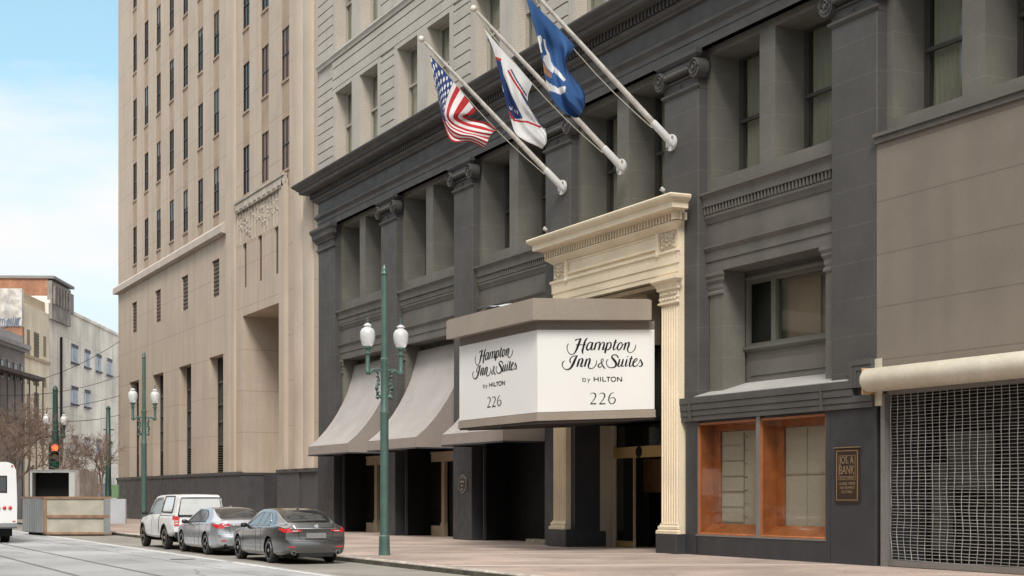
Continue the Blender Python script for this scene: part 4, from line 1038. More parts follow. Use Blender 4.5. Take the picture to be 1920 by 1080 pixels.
def wheel(parent,s,y,r,side,spk,rim=M_rim):
    m=MB(); w_=.22; o=-side*w_
    m.lathe((s,y,r),[(r*.66,0),(r*.9,.0+.0),(r*.97,-side*.02),(r,-side*.05),(r,-side*(w_-.05)),(r*.95,-side*w_),(r*.6,-side*w_)],36,'y')
    t=m.build('wheel',M_tyre,parent,35)
    g=MB(); g.lathe((s,y,r),[(r*.7,-side*.0),(r*.69,side*.006),(r*.64,side*.0),(r*.62,-side*.04)],30,'y'); bk=MB(); bk.lathe((s,y,r),[(r*.66,-side*.05),(r*.6,-side*.06),(.02,-side*.06)],24,'y'); bk.build('dark_spoke_backing',M_under,t)  # the black disc paints in the shade between the spokes
    for k_ in range(spk):
        a=2*math.pi*k_/spk
        for da in (-.1,.1) if spk<8 else (0,):
            ca,sa=math.cos(a+da),math.sin(a+da); ca0,sa0=math.cos(a),math.sin(a)
            g.tube([(s+ca0*r*.1,y-side*.03,r+sa0*r*.1),(s+ca*r*.62,y-side*.015,r+sa*r*.62)],[.03,.02],5)
    g.lathe((s,y,r),[(r*.16,-side*.0),(r*.14,side*.01),(.01,side*.012)],12,'y')
    g.build('rim',rim,t,30)
def make_car(spec):
    r_=root('parked_'+spec['kind'],spec['label'],spec['kind'],'vehicles parked along the kerb',loc=spec['loc'])
    L=spec['L']; paint=spec['paint']
    top,wd,bot,belt=spec['top'],spec['w'],spec['bot'],spec['belt']
    gh=spec['gh']    # greenhouse range
    def sec(s):
        z1=interp(top,s); w_=interp(wd,s); zb=interp(bot,s); be=min(interp(belt,s),z1-.03)
        rise=z1-be
        g=max(0,min(1,(rise-.1)/.25))
        tumble=spec.get('tumble',.42)
        re=w_*.93-(rise)*tumble; hd=w_*.72
        ye=hd*(1-g)+re*g
        return [(0,zb),(w_*.8,zb),(w_*.95,zb+.05),(w_*.99,zb+.16),(w_,zb*.5+be*.5),(w_*.985,be-.1),(w_*.955,be-.01),(w_*.92*(1)-.0,be+.02+ .0*g),(ye,z1-.045-.03*g),(ye*.86,z1-.008-.012*g),(ye*.45,z1),(0,z1+.004)]
    NV=11
    def S(s,v):
        P_=sec(s); i=min(int(v),NV-1); f=v-i
        a,b,c,d=P_[max(i-1,0)],P_[i],P_[i+1],P_[min(i+2,NV)]
        k2=.5
        return tuple(.5*((2*q)+(-p_+r2)*f+(2*p_-5*q+4*r2-t2)*f*f+(-p_+3*q-3*r2+t2)*f**3) for p_,q,r2,t2 in zip(a,b,c,d))
    def pt(s,v,side=1,off=0):
        y,z=S(s,v)
        if off:
            y2,z2=S(s,v+.02); y3,z3=S(min(s+.02,L),v)
            T=Vector((0,y2-y,z2-z)); U=Vector((.02,y3-y,z3-z)); n=T.cross(U); 
            if n.length>1e-9:
                n.normalize()
                if n.y*1+n.z<0: n=-n
                return (s+n.x*off,(y+n.y*off)*side,z+n.z*off)
        return (s,y*side,z)
    # body
    m=MB(); ns=150; nv=54; wr=spec['r']+.055
    def fn(side):
        def q(u,v):
            s=L*u; p=list(pt(s,v*NV,side))
            if abs(p[1])>.45:
                for ws in spec['wheels']:
                    dx,dz=p[0]-ws,p[2]-spec['r']; d=math.hypot(dx,dz)
                    if wr-.05<d<wr+.035 and p[2]<wr+spec['r']+.02: p[0]=ws+dx/d*wr; p[2]=spec['r']+dz/d*wr
            return p
        return q
    for side in (1,-1):
        f_=fn(side)
        def keep(u,v,side=side):
            s=L*u; p=pt(s,v*NV,side)
            if abs(p[1])>.45 or p[2]<.4:
                for ws in spec['wheels']:
                    if math.hypot(p[0]-ws,p[2]-spec['r'])<wr and p[2]<spec['r']+wr and v*NV<6: return False
            return True
        m.grid(f_,ns,nv,keep)
    # end caps
    for s in (0,L):
        P_=[S(s,NV*j/nv) for j in range(nv+1)]
        nk=16; cx_=capx if s==0 else (lambda y,z: -0.0)
        for a,b in zip(P_,P_[1:]):
            for k_ in range(nk):
                t0,t1=-1+2*k_/nk,-1+2*(k_+1)/nk
                m.poly([(s+cx_(p_*t_,z_) if abs(t_)<.999 else s,p_*t_,z_) for p_,z_,t_ in ((a[0],a[1],t0),(b[0],b[1],t0),(b[0],b[1],t1),(a[0],a[1],t1))])
    import bmesh
    me=bpy.data.meshes.new('body'); me.from_pydata(m.v,[],m.f); b=bmesh.new(); b.from_mesh(me); bmesh.ops.remove_doubles(b,verts=b.verts,dist=.0015); bmesh.ops.recalc_face_normals(b,faces=b.faces); b.to_mesh(me); b.free()
    me.polygons.foreach_set('use_smooth',[True]*len(me.polygons)); me.set_sharp_from_angle(angle=R(38)); me.materials.append(paint)
    body=bpy.data.objects.new('body',me); sc.collection.objects.link(body); body.parent=r_
    u_=MB(); u_.box(.35,L-.35,-.62,.62,interp(bot,L/2)-.02,.62); 
    for ws in spec['wheels']: u_.box(ws-wr,ws+wr,-.62,.62,.25,spec['r']+wr)
    u_.build('underbody',M_under,r_)
    def patch(name,s0,s1,v0,v1,mt,side,off=.006,n=14,mm=8,sh=None,par=None):
        q=MB()
        def g_(u,v):
            a0,a1=(s0(v),s1(v)) if callable(s0) else (s0,s1); b0,b1=(v0(u),v1(u)) if callable(v0) else (v0,v1)
            return pt(a0+(a1-a0)*u,b0+(b1-b0)*v,side,off)
        q.grid(g_,n,mm); return q.build(name,mt,par or r_,True,fix=False)
    spec['extra'](r_,patch,S,pt,L)
    for ws in spec['wheels']:
        for side in (1,-1):
            yw=interp(wd,ws)*.985
            wheel(r_,ws,yw*side,spec['r'],side,spec['spk'],spec.get('rim',M_rim))
    return r_
# local frame: s=0 rear, +s forward; world: forward = -X  -> rotate 180 about z
def strip(r_,name,pts,mt,rad=.012):
    q=MB(); q.tube(pts,rad,6); return q.build(name,mt,r_,True)
def mirror_(r_,s,y,z,mt):
    for sd_ in (1,-1):
        q=MB(); q.lathe((s,sd_*(y+.08),z),[(.025,-.1),(.055,-.07),(.065,0),(.06,.08),(.02,.1)],12,'y'); q.tube([(s-.02,sd_*(y-.05),z-.03),(s,sd_*(y+.05),z)],.03,6); q.build('wing_mirror',mt,r_,True)
SED=[True]
def capx(y,z):
    if not SED[0]: return 0.
    f=max(0,1-(abs(y)/.8)**2.2)
    g=interp([(.2,.0),(.3,.035),(.45,.075),(.58,.07),(.63,.02),(.72,.0),(.84,.02),(.92,.055),(1.0,.04),(1.1,.0)],z)
    return -f*(.06+g)-.0
def sedan_extra(kind):
    def ex(r_,patch,S,pt,L):
        if kind=='grey':
            rw=(.42,1.3); ws_=(2.95,3.72); sidew=(1.12,3.3); paint=MATS['grey_car_paint']
        else:
            rw=(.40,1.18); ws_=(2.95,3.75); sidew=(1.05,3.3); paint=MATS['silver_car_paint']
        for sd_ in (1,-1):
            # rear window & windscreen halves
            patch('rear_window',rw[0]+.05,rw[1],lambda u:9.0-.15*math.sin(u*3),lambda u:11.,M_cgl,sd_)
            patch('windscreen',ws_[0],ws_[1],lambda u:9.0,lambda u:11.,M_cgl,sd_)
            # side windows
            a,b=sidew; mid=(a+b)/2-.12; q_=(b-a)
            def topv(s,u): 
                return 7.05+.85*min(1,max(.0,(s-a)/.55))**.6*min(1,max(0,(b-s)/.95))**.75
            patch('side_window',a+.12,a+.55,lambda u,a=a:7.12,lambda u,a=a:topv(a+.12+.43*u,u),M_cgl,sd_)
            patch('side_window',a+.6,mid+.1,lambda u:7.1,lambda u:topv(a+.6+(mid+.1-a-.6)*u,u),M_cgl,sd_)
            patch('side_window',mid+.17,b-.08,lambda u:7.1,lambda u:topv(mid+.17+(b-.08-mid-.17)*u,u),M_cgl,sd_)
            pts=[pt(a+.1+(b-a-.2)*k_/30,topv(a+.1+(b-a-.2)*k_/30,0)+.03,sd_,.012) for k_ in range(31)]
            strip(r_,'chrome_trim',pts,M_chr if kind=='grey' else M_blk,.009)
            strip(r_,'belt_trim',[pt(a+.1+(b-a-.1)*k_/20,7.02,sd_,.01) for k_ in range(21)],M_chr if kind=='grey' else M_blk,.009)
            # door gaps
            for s_ in (a+.1+.55,mid+.14,b+.1): strip(r_,'door_gap',[pt(s_+(.06 if s_==a+.65 else 0)*math.sin(v_),v_,sd_,.0) for v_ in [2.6+k_*.4 for k_ in range(11)]],M_blk,.005)
            for s_ in (a+.85,mid+.35): q=MB(); y,z=S(s_,5.6); q.tube([(s_-.09,sd_*(y+.01),z),(s_,sd_*(y+.035),z),(s_+.09,sd_*(y+.01),z)],.013,6); q.build('door_handle',paint,r_,True)
            # tail light wrap
            patch('tail_light',.0,.34 if kind=='grey' else .38,lambda u:4.95+.25*u,lambda u:6.0-.35*u,M_tail,sd_,.008)
            ze=S(0,5.3)
            y0=S(0,5.)[0]
            q=MB(); z0,z1=(.84,.95) if kind=='grey' else (.84,.97)
            if kind=='grey': q.hexa([(capx(.4,.88)-.012,sd_*(.40),.865),(-.012,sd_*(y0-.01),.83),(.03,sd_*(y0-.01),.83),(.03,sd_*.40,.865)],[(capx(.4,.9)-.012,sd_*.40,.90),(-.014,sd_*(y0-.03),.965),(.03,sd_*(y0-.03),.965),(.03,sd_*.40,.90)])
            else: q.hexa([(capx(.44,.9)-.012,sd_*(.44),.90),(-.012,sd_*(y0-.01),.80),(.03,sd_*(y0-.01),.80),(.03,sd_*.44,.90)],[(capx(.5,.95)-.012,sd_*.50,.97),(-.012,sd_*(y0-.03),.97),(.03,sd_*(y0-.03),.97),(.03,sd_*.50,.97)])
            tl=q.build('tail_light',M_tail,r_)
            q=MB().box(capx(.5,.88)-.02,capx(.5,.88),min(sd_*.5,sd_*.64),max(sd_*.5,sd_*.64),.865,.885); q.build('clear_strip',M_tailw,tl)
            q=MB().box(capx(.6,.45)-.008,.02,min(sd_*.55,sd_*.72),max(sd_*.55,sd_*.72),.44,.47); q.build('rear_reflector',M_tail,r_)
            q=MB(); q.lathe((-.07,sd_*.60,.30),[(.03,.09),(.05,.0),(.058,0),(.058,.1)],16,'x'); q.build('exhaust_pipe',M_chr,r_,40)
            q=MB(); q.lathe((-.066,sd_*.60,.30),[(.044,0),(.044,.02)],16,'x'); q.build('exhaust_hole',M_under,r_)
            patch('head_light',L-.35,L-.06,lambda u:5.2,lambda u:6.1,M_tailw,sd_,.006)
        if kind=='grey':
            strip(r_,'boot_strip',[(capx(y_/10*.6,.935)-.006,y_/10*.6,.935) for y_ in range(-10,11)],M_chr,.012)
            q=MB(); q.lathe((capx(0,1.0)-.004,0,1.0),[(.052,-.012),(.052,0)],16,'x'); q.build('round_badge',M_chr,r_)
        else:
            strip(r_,'boot_strip',[(capx(y_/10*.4,.91)-.006,y_/10*.4,.91) for y_ in range(-10,11)],M_chr,.01)
        MB().box(capx(.0,.78)-.03,-.03,-.27,.27,.68,.82).build('number_plate',M_plate,r_)
        MB().box(-.1,.05,-.45,.45,.2,.29).build('rear_diffuser',M_blk,r_)
        strip(r_,'bumper_gap',[(capx(y_/10*.8,.60)-.002,y_/10*.8,.60) for y_ in range(-10,11)],M_blk,.006)
        strip(r_,'boot_gap',[(capx(y_,z_)-.002,y_,z_) for y_,z_ in ((-.5,.95),(-.47,.8),(-.45,.66),(-.3,.65),(0,.65),(.3,.65),(.45,.66),(.47,.8),(.5,.95))],M_blk,.006)
        mirror_(r_,3.12,.88,.98,M_blk)
        q=MB(); q.hexa([(1.35,-.02,1.42),(1.55,-.02,1.42),(1.55,.02,1.42),(1.35,.02,1.42)],[(1.33,-.008,1.49),(1.4,-.008,1.48),(1.4,.008,1.48),(1.33,.008,1.49)]); q.build('roof_antenna',paint,r_)
    return ex
P_grey=mat('grey_car_paint',(.14,.14,.142),.22,.02,bump=0,metal=.7,coat=1,grain=0); P_silver=mat('silver_car_paint',(.46,.48,.52),.32,.02,bump=0,metal=.6,coat=1,grain=0); P_white=mat('white_car_paint',(.78,.78,.78),.35,.02,bump=0,coat=.6,grain=.01)
sed=dict(L=4.87,r=.335,wheels=(1.1,3.93),
 top=[(0,.98),(.03,1.06),(.1,1.085),(.4,1.10),(.55,1.13),(.95,1.30),(1.35,1.405),(1.9,1.45),(2.4,1.45),(2.85,1.39),(3.3,1.2),(3.68,1.03),(4.1,.97),(4.5,.88),(4.75,.77),(4.87,.62)],
 w=[(0,.80),(.04,.83),(.15,.865),(.5,.905),(1.2,.925),(2.4,.92),(3.7,.92),(4.2,.90),(4.6,.84),(4.8,.72),(4.87,.6)],
 bot=[(0,.3),(.2,.24),(.8,.2),(2.4,.19),(4.2,.2),(4.87,.28)],
 belt=[(0,.93),(.5,.985),(1.4,.98),(3.2,.92),(3.9,.86),(4.5,.76),(4.87,.55)],gh=(.5,3.7),spk=10,kind='car',paint=P_grey,tumble=.5)
g_=dict(sed); g_.update(label='dark grey sedan with round tail badge, last and nearest of the parked row',loc=(0,0,0),extra=sedan_extra('grey'),kind='sedan')
car=make_car(g_); car.rotation_euler=(0,0,math.pi); car.scale=(1.05,1,1); car.location=(-10.05,-10.37,ZR)
s_=dict(sed); s_.update(L=4.73,paint=P_silver,label='silver sedan parked between the white pickup and the dark grey sedan',loc=(0,0,0),extra=sedan_extra('silver'),kind='sedan',spk=5,
 top=[(0,.97),(.04,1.05),(.12,1.07),(.38,1.08),(.5,1.12),(.85,1.29),(1.2,1.40),(1.7,1.44),(2.3,1.44),(2.75,1.39),(3.25,1.2),(3.65,1.03),(4.1,.96),(4.45,.87),(4.65,.75),(4.73,.62)],
 w=[(0,.80),(.04,.83),(.15,.87),(.5,.91),(1.2,.92),(2.4,.92),(3.6,.92),(4.1,.90),(4.45,.84),(4.66,.72),(4.73,.6)],wheels=(1.02,3.75))
car2=make_car(s_); car2.rotation_euler=(0,0,math.pi); car2.scale=(1.08,1,1); car2.location=(-16.45,-10.42,ZR)
def pick_extra(r_,patch,S,pt,L):
    for sd_ in (1,-1):
        patch('canopy_window',.45,1.75,lambda u:7.25,lambda u:7.95,mat('pale_canopy_glass',(.62,.64,.64),.1,0,bump=0,coat=1),sd_,.012)
        strip(r_,'canopy_window_seal',[pt(a,v,sd_,.014) for a,v in ((.42,7.2),(1.1,7.2),(1.78,7.2),(1.78,7.6),(1.76,8.0),(1.1,8.0),(.55,8.0),(.45,7.6),(.42,7.2))],M_blk,.02)
        patch('side_window',2.1,2.95,lambda u:7.1,lambda u:7.95,M_cgl,sd_,.008)
        patch('side_window',3.02,3.85,lambda u:7.1,lambda u:7.95-.8*u**1.6,M_cgl,sd_,.008)
        patch('windscreen',3.35,3.98,lambda u:9.0,lambda u:11.,M_cgl,sd_)
        strip(r_,'bed_seam',[pt(.05+1.85*k_/12,6.95,sd_,.004) for k_ in range(13)],M_blk,.012)
        strip(r_,'cab_gap',[pt(1.95,3+.3*k_,sd_,.003) for k_ in range(17)],M_blk,.014)
        strip(r_,'door_gap',[pt(2.98,2.8+.35*k_,sd_,.0) for k_ in range(12)],M_blk,.006)
        patch('tail_light',.0,.12,lambda u:4.9,lambda u:6.3,M_tail,sd_,.012)
        q=MB().box(-.02,.01,min(sd_*.72,sd_*.875),max(sd_*.72,sd_*.875),.8,1.12); tl=q.build('tail_light',M_tail,r_)
        MB().box(-.03,-.02,min(sd_*.75,sd_*.85),max(sd_*.75,sd_*.85),.86,.9).box(-.03,-.02,min(sd_*.75,sd_*.85),max(sd_*.75,sd_*.85),.95,.98).build('clear_strip',M_tailw,tl)
        for w_ in (1.2,4.42): strip(r_,'arch_flare',[(w_+.455*math.cos(math.pi*k_/14),sd_*(interp(pk['w'],w_+.455*math.cos(math.pi*k_/14))+.004),.39+.455*math.sin(math.pi*k_/14)) for k_ in range(15)],M_blk,.022)
    m=MB(); m.box(-.02,.0,-.7,.7,1.16,1.7); m.build('canopy_rear_window',MATS['pale_canopy_glass'],r_)
    strip(r_,'canopy_frame',[(-.025,-.74,1.14),(-.025,.74,1.14)],M_blk,.028); strip(r_,'canopy_frame',[(-.022,-.74,1.14),(-.022,-.64,1.72),(-.022,.64,1.72),(-.022,.74,1.14)],M_blk,.018)
    MB().box(-.12,.02,-.85,.85,.42,.6).build('rear_bumper',M_blk,r_)
    MB().box(-.015,.0,-.12,.12,.95,1.02).build('tailgate_handle',M_blk,r_)
    strip(r_,'tailgate_gap',[(-.004,-.7,1.1),(-.004,-.7,.66),(-.004,.7,.66),(-.004,.7,1.1)],M_blk,.007)
    mirror_(r_,3.75,.93,1.2,M_blk)
pk=dict(L=5.3,r=.39,wheels=(1.2,4.42),kind='pickup',paint=P_white,tumble=.24,
 top=[(0,1.76),(.05,1.8),(.3,1.83),(1.2,1.84),(2.0,1.83),(2.9,1.80),(3.3,1.72),(3.7,1.42),(4.0,1.22),(4.5,1.16),(4.95,1.08),(5.2,.95),(5.3,.8)],
 w=[(0,.89),(.1,.91),(.5,.925),(2,.93),(4,.93),(4.8,.9),(5.15,.8),(5.3,.7)],
 bot=[(0,.55),(.6,.45),(2.5,.36),(4.6,.4),(5.3,.42)],belt=[(0,1.12),(2,1.12),(3.6,1.1),(4.2,1.05),(4.9,.95),(5.3,.7)],gh=(0,4),spk=6,rim=M_rimd,
 label='white pickup truck with canopy, first and farthest of the parked row',loc=(0,0,0),extra=pick_extra)
SED[0]=False; car3=make_car(pk); car3.rotation_euler=(0,0,math.pi); car3.location=(-21.6,-10.42,ZR)

# ================= BUS =================
bx=-32.2; bw0,bw1=-17.2,-14.72
bs=root('bus','white shuttle bus cut off by the left edge of the street','bus',loc=(bx,(bw0+bw1)/2,ZR))
def rprism(m,x0,x1,prof):
    n=len(prof); i=len(m.v); m.v+=[(x0,y,z) for y,z in prof]+[(x1,y,z) for y,z in prof]
    m.f.append([i+k_ for k_ in range(n)]); m.f.append([i+n+k_ for k_ in reversed(range(n))]); m.mi+=[0,0]
    for k_ in range(n): m.f.append([i+k_,i+n+k_,i+n+(k_+1)%n,i+(k_+1)%n]); m.mi.append(0)
m=MB(); rprism(m,-7.8,0,[(-1.23,.75),(1.23,.75),(1.24,1.5),(1.2,2.75),(1.1,2.98),(.9,3.07),(-.9,3.07),(-1.1,2.98),(-1.2,2.75),(-1.24,1.5)])
m.build('body',P_white,bs)
MB().box(-7.8,.05,-1.22,1.22,.55,.75).box(-.2,.1,-1.24,1.24,.6,.72).build('grey_skirt',mat('bus_skirt',(.22,.23,.24),.5,bump=0),bs)
MB().box(-7.4,-.3,-1.1,1.1,.25,.56).build('underbody',M_under,bs)
MB().box(.0,.015,.35,.82,1.95,2.5).build('rear_window',M_cgl,bs)
MB().box(.0,.012,.3,.87,1.9,2.55).build('window_seal',M_blk,bs)
for s in (-1,1):
    for k_ in range(3):
        m=MB(); m.lathe((0,s*(.98-k_*.21),1.33),[(.07,0),(.07,.03),(.01,.045)],14,'x'); m.build('tail_light',M_tail if k_<2 else M_tailw,bs,True)
    m=MB(); m.lathe((0,s*1.05,2.92),[(.04,0),(.04,.03)],10,'x'); m.build('marker_light',M_tail,bs)
    MB().box(0,.02,s*1.12-.05,s*1.12+.05,.8,.84).build('reflector',M_tail,bs)
    for xx in (-1.6,-6.3):
        m=MB(); m.lathe((xx,s*1.15,.42),[(.42,-.0),(.42,-s*.28)],24,'y'); m.build('wheel',M_tyre,bs)
    for k_ in range(5): MB().box(-1.9-k_*1.15,-.9-k_*1.15,s*1.225-.01,s*1.225+.01,1.75,2.6).build('side_window',M_cgl,bs)
me=text_mesh('7',.22)
for v in me.vertices: v.co=(.012,v.co.x+.52,v.co.y+2.72)
me.materials.append(M_ink); o=bpy.data.objects.new('fleet_number',me); sc.collection.objects.link(o); o.parent=bs

# ================= DUMPSTER & CONTAINER =================
dp=root('dumpster','long beige and grey steel dumpster standing in the kerb lane','dumpster')
A=Vector(at(84,1008,68)); B=Vector(at(208,1003,68)); A.z=B.z=ZR; ux=(B-A).normalized(); uy=Vector((ux.y,-ux.x,0))*-1; 
if uy.dot(Vector((-1,0,0)))<0: uy=-uy
W_=(B-A).length; D_=3.4; Hh=1.75
Cc=Vector(at(42,1003,71)); Cc.z=ZR
vx=(Cc-A); D_=max(2.5,vx.length); vx.normalize()
def dpt(a,b,z): 
    q=A+ux*a+vx*b; return (q.x,q.y,ZR+z)
def dbox(m,a0,a1,b0,b1,z0,z1):
    return m.hexa([dpt(a0,b0,z0),dpt(a1,b0,z0),dpt(a1,b1,z0),dpt(a0,b1,z0)],[dpt(a0,b0,z1),dpt(a1,b0,z1),dpt(a1,b1,z1),dpt(a0,b1,z1)])
m=MB(); dbox(m,.02,W_-.02,.02,D_,.12,Hh-.05); m.build('shell',mat('beige_steel',(.40,.38,.32),.65,.15,1.5,bump=.15,streak=.5,scol=(.28,.22,.15)),dp)
m=MB()
for k_ in range(9): dbox(m,-.09,.02,.15+k_*(D_-.3)/9,.15+(k_+.55)*(D_-.3)/9,.15,Hh-.08)
m.build('side_rib',mat('grey_blue_steel',(.2,.215,.225),.6,.15,bump=.1,streak=.5,scol=(.28,.27,.25)),dp)
m=MB(); dbox(m,-.08,W_+.03,-.05,.03,Hh-.1,Hh); dbox(m,-.08,W_+.03,D_-.05,D_+.05,Hh-.1,Hh); dbox(m,-.08,.0,0,D_,Hh-.08,Hh); dbox(m,W_-.03,W_+.03,0,D_,Hh-.08,Hh); dbox(m,-.06,W_+.02,-.04,.02,.06,.16); dbox(m,-.06,.06,-.04,.04,.06,Hh-.1); dbox(m,.1,W_-.1,-.07,.02,Hh*.5-.07,Hh*.5+.05)
m.build('rusty_frame',mat('rusty_steel',(.26,.16,.1),.8,.3,3,bump=.2),dp)
m=MB(); dbox(m,W_-.32,W_-.04,-.06,.02,.1,Hh-.1); m.build('corner_post',MATS['grey_blue_steel'],dp)
m=MB(); dbox(m,.2,.5,.3,D_-.3,0,.12); dbox(m,W_-.5,W_-.2,.3,D_-.3,0,.12); m.build('skid',M_under,dp)
ct=root('cargo_container','open pale steel container with painted end standing behind the dumpster','container')
A=Vector(at(56,930,80)); B=Vector(at(140,930,80)); A.z=B.z=ZR; ux=(B-A).normalized(); W_=(B-A).length; vx=(Vector(at(176,930,86))-B); vx.z=0; vx.normalize(); D_=2.6
zt=3.15; m=MB()
dbox(m,0,.12,0,D_,0,zt); dbox(m,W_-.3,W_,0,D_,0,zt); dbox(m,0,W_,0,.1,zt-.14,zt); dbox(m,.1,W_-.1,0,D_,zt-.1,zt-.02); dbox(m,0,W_,0,D_,0,.3)
m.build('shell',mat('pale_grey_steel',(.4,.41,.4),.6,.15,bump=.1,streak=.4),ct)
m=MB(); dbox(m,.12,W_-.3,.9,1.0,.3,zt-.14); m.build('dark_opening',M_black,ct)
m=MB(); q0=B.copy(); e_=Vector(at(176,930,84)); e_.z=ZR; 
m.hexa([tuple(q0),tuple(e_),(e_.x-.3,e_.y+.3,ZR),(q0.x-.3,q0.y+.3,ZR)],[(q0.x,q0.y,zt+ZR),(e_.x,e_.y,zt+ZR-.05),(e_.x-.3,e_.y+.3,zt+ZR-.05),(q0.x-.3,q0.y+.3,zt+ZR)])
m.build('painted_end_panel',mat('graffiti_panel',(.5,.46,.44),.7,.2,1.2,bump=0,fs=2.2,grain=.2),ct)
gm=MB(); dn=(e_-q0).normalized(); nrm=Vector((dn.y,-dn.x,0)); 
if nrm.y>0: nrm=-nrm
def gp_(a,z): q=q0+dn*a+nrm*.02; return (q.x,q.y,ZR+z)
lnw=(e_-q0).length
for cx_,cz_,rx,rz,w_ in ((.42,1.75,.26,.75,.1),(.5,1.9,.12,.4,.07),(.75,2.0,.1,.3,.05)):
    pts=[gp_(lnw*(cx_)+lnw*rx*math.cos(t),cz_+rz*math.sin(t)*1.2) for t in [k_*.35 for k_ in range(17)]]
    gm.tube(pts,w_,5)
gm.build('red_scrawl',mat('dull_red_paint',(.3,.06,.08),.7,bump=0),ct)

# ================= FAR BLOCK (beyond the cross street) =================
D0=Vector(at(843,HY_,10000))-Vector((CX,CY,H_)); D0.z=0; D0.normalize()     # direction the far facades recede
N0=Vector((D0.y,-D0.x,0)); 
if N0.dot(Vector((SA,CA,0)))<0: N0=-N0                                    # towards picture right (street side)
def fpt(o,s,t,z): q=o+D0*s+N0*t; return (q.x,q.y,z)
def fbox(m,o,s0,s1,t0,t1,z0,z1): return m.hexa([fpt(o,s0,t0,z0),fpt(o,s1,t0,z0),fpt(o,s1,t1,z0),fpt(o,s0,t1,z0)],[fpt(o,s0,t0,z1),fpt(o,s1,t0,z1),fpt(o,s1,t1,z1),fpt(o,s0,t1,z1)])
O1=Vector(at(91,HY_,120)); O1.z=0       # left edge of grey facade
def s_at(px,o,Z0,px0):                   # distance along the facade at which column px is met
    return Z0*((px0-843)/(px-843)-1)
def zat(py,px,o,Z0,px0): Z=Z0*(px0-843)/(px-843); return H_-(py-HY_)/F_*Z
def fs(px): return s_at(px,O1,120,91)
def fz(px,py): return zat(py,px,O1,120,91)
M_far=mat('stained_grey_stone',(.8,.76,.69),.9,.22,.3,zj=2.1,jc=.88,jw=.05,bump=.1,streak=.6,scol=(.36,.33,.29))
fa=root('side_street_building','large stained pale grey stone building with small blue framed windows','building')
zr=16.8
m=MB(); fbox(m,O1,0,60,-14,0,-.2,zr); fbox(m,O1,0,60,-.3,.12,zr,zr+.25)
m.build('wall',M_far,fa)
MB_w=mat('blue_white_frame',(.5,.58,.68),.6,bump=0)
for r_i,(ptop,pbot) in enumerate((((131.5,643),(131.5,677)),((131.5,722),(131.5,755)),((131.5,815),(131.5,848)))):
    z1=fz(*ptop); z0=fz(*pbot)
    for px0_,px1_ in ((133,145),(158,168),(180,189),(200,209)):
        if r_i==1 and px0_>170: continue
        s0,s1=fs(px0_),fs(px1_)
        f=MB(); fbox(f,O1,s0,s1,-.02,.06,z0,z1); w_=f.build('window',MB_w,fa)
        f=MB(); fbox(f,O1,s0+.28*(s1-s0),s1-.2*(s1-s0),.06,.08,z0+.15,z1-.3); f.build('pane',mat('far_blue_pane',(.16,.2,.27),.3,bump=0),w_)
        f=MB(); fbox(f,O1,s0-.1,s1+.1,-.02,.18,z0-.16,z0-.02); f.build('sill',mat('far_dark_sill',(.1,.1,.12),.8,bump=0),w_); f=MB(); fbox(f,O1,s0,s1,.06,.1,z1-.3,z1); f.build('head_trim',MATS['far_dark_sill'],w_)
m=MB(); q=fs(113); m.tube([fpt(O1,q,.1,0),fpt(O1,q,.1,14.5)],.1,6); m.build('drain_pipe',M_blk,fa)
# shopfront at street level
m=MB(); fbox(m,O1,fs(178),fs(205),.0,.5,2.7,3.3); fbox(m,O1,fs(178),fs(205),.02,.06,0,2.7); m.build('shop_front',mat('pale_shopfront',(.5,.52,.5),.6,.2,1,bump=0),fa)
m=MB(); 
for px0_ in (182,190,198): fbox(m,O1,fs(px0_),fs(px0_+5),.06,.1,.4,2.4)
m.build('shop_window',mat('far_dark',(.06,.065,.07),.3,bump=0),fa)
# brick penthouse
ph=root('brick_penthouse','exposed red brick rooftop wall with grey stone end and dark coping','rooftop wall')
M_brick=mat('old_red_brick',(.33,.165,.105),.9,.25,.9,bump=.2,grain=.15,fs=4,streak=.3,scol=(.25,.13,.09))
z0,z1=H_+(HY_-583)/F_*120,H_+(HY_-521)/F_*120
OL=Vector(at(89,HY_,120)); OL.z=0
def lx(px): return (px-89)/F_*120
m=MB(); fbox(m,OL,0,6,lx(-60),0,z0+1.2,z1); m.build('brick_wall',M_brick,ph)
m=MB(); fbox(m,OL,.01,6,lx(-60),-.02,H_,z0+1.2); m.build('whitewashed_wall',mat('flaking_whitewash',(.72,.72,.7),.9,.1,1,bump=.1),ph)
m=MB(); fbox(m,OL,0,6,0,.35,z0-.6,z1-.2)
for k_ in range(6): fbox(m,OL,.3+k_*.9,.75+k_*.9,.35,.5,z0+.6,z1-.5)
m.build('stone_end',mat('dark_stained_stone',(.3,.275,.26),.9,.3,1,bump=.2),ph)
m=MB(); fbox(m,OL,-.15,6.4,lx(-60),.55,z1-.05,z1+.16); fbox(m,OL,6,7.2,-1,.3,zr,z0+2.2); m.build('coping',mat('grey_coping',(.24,.235,.24),.8,bump=0),ph)
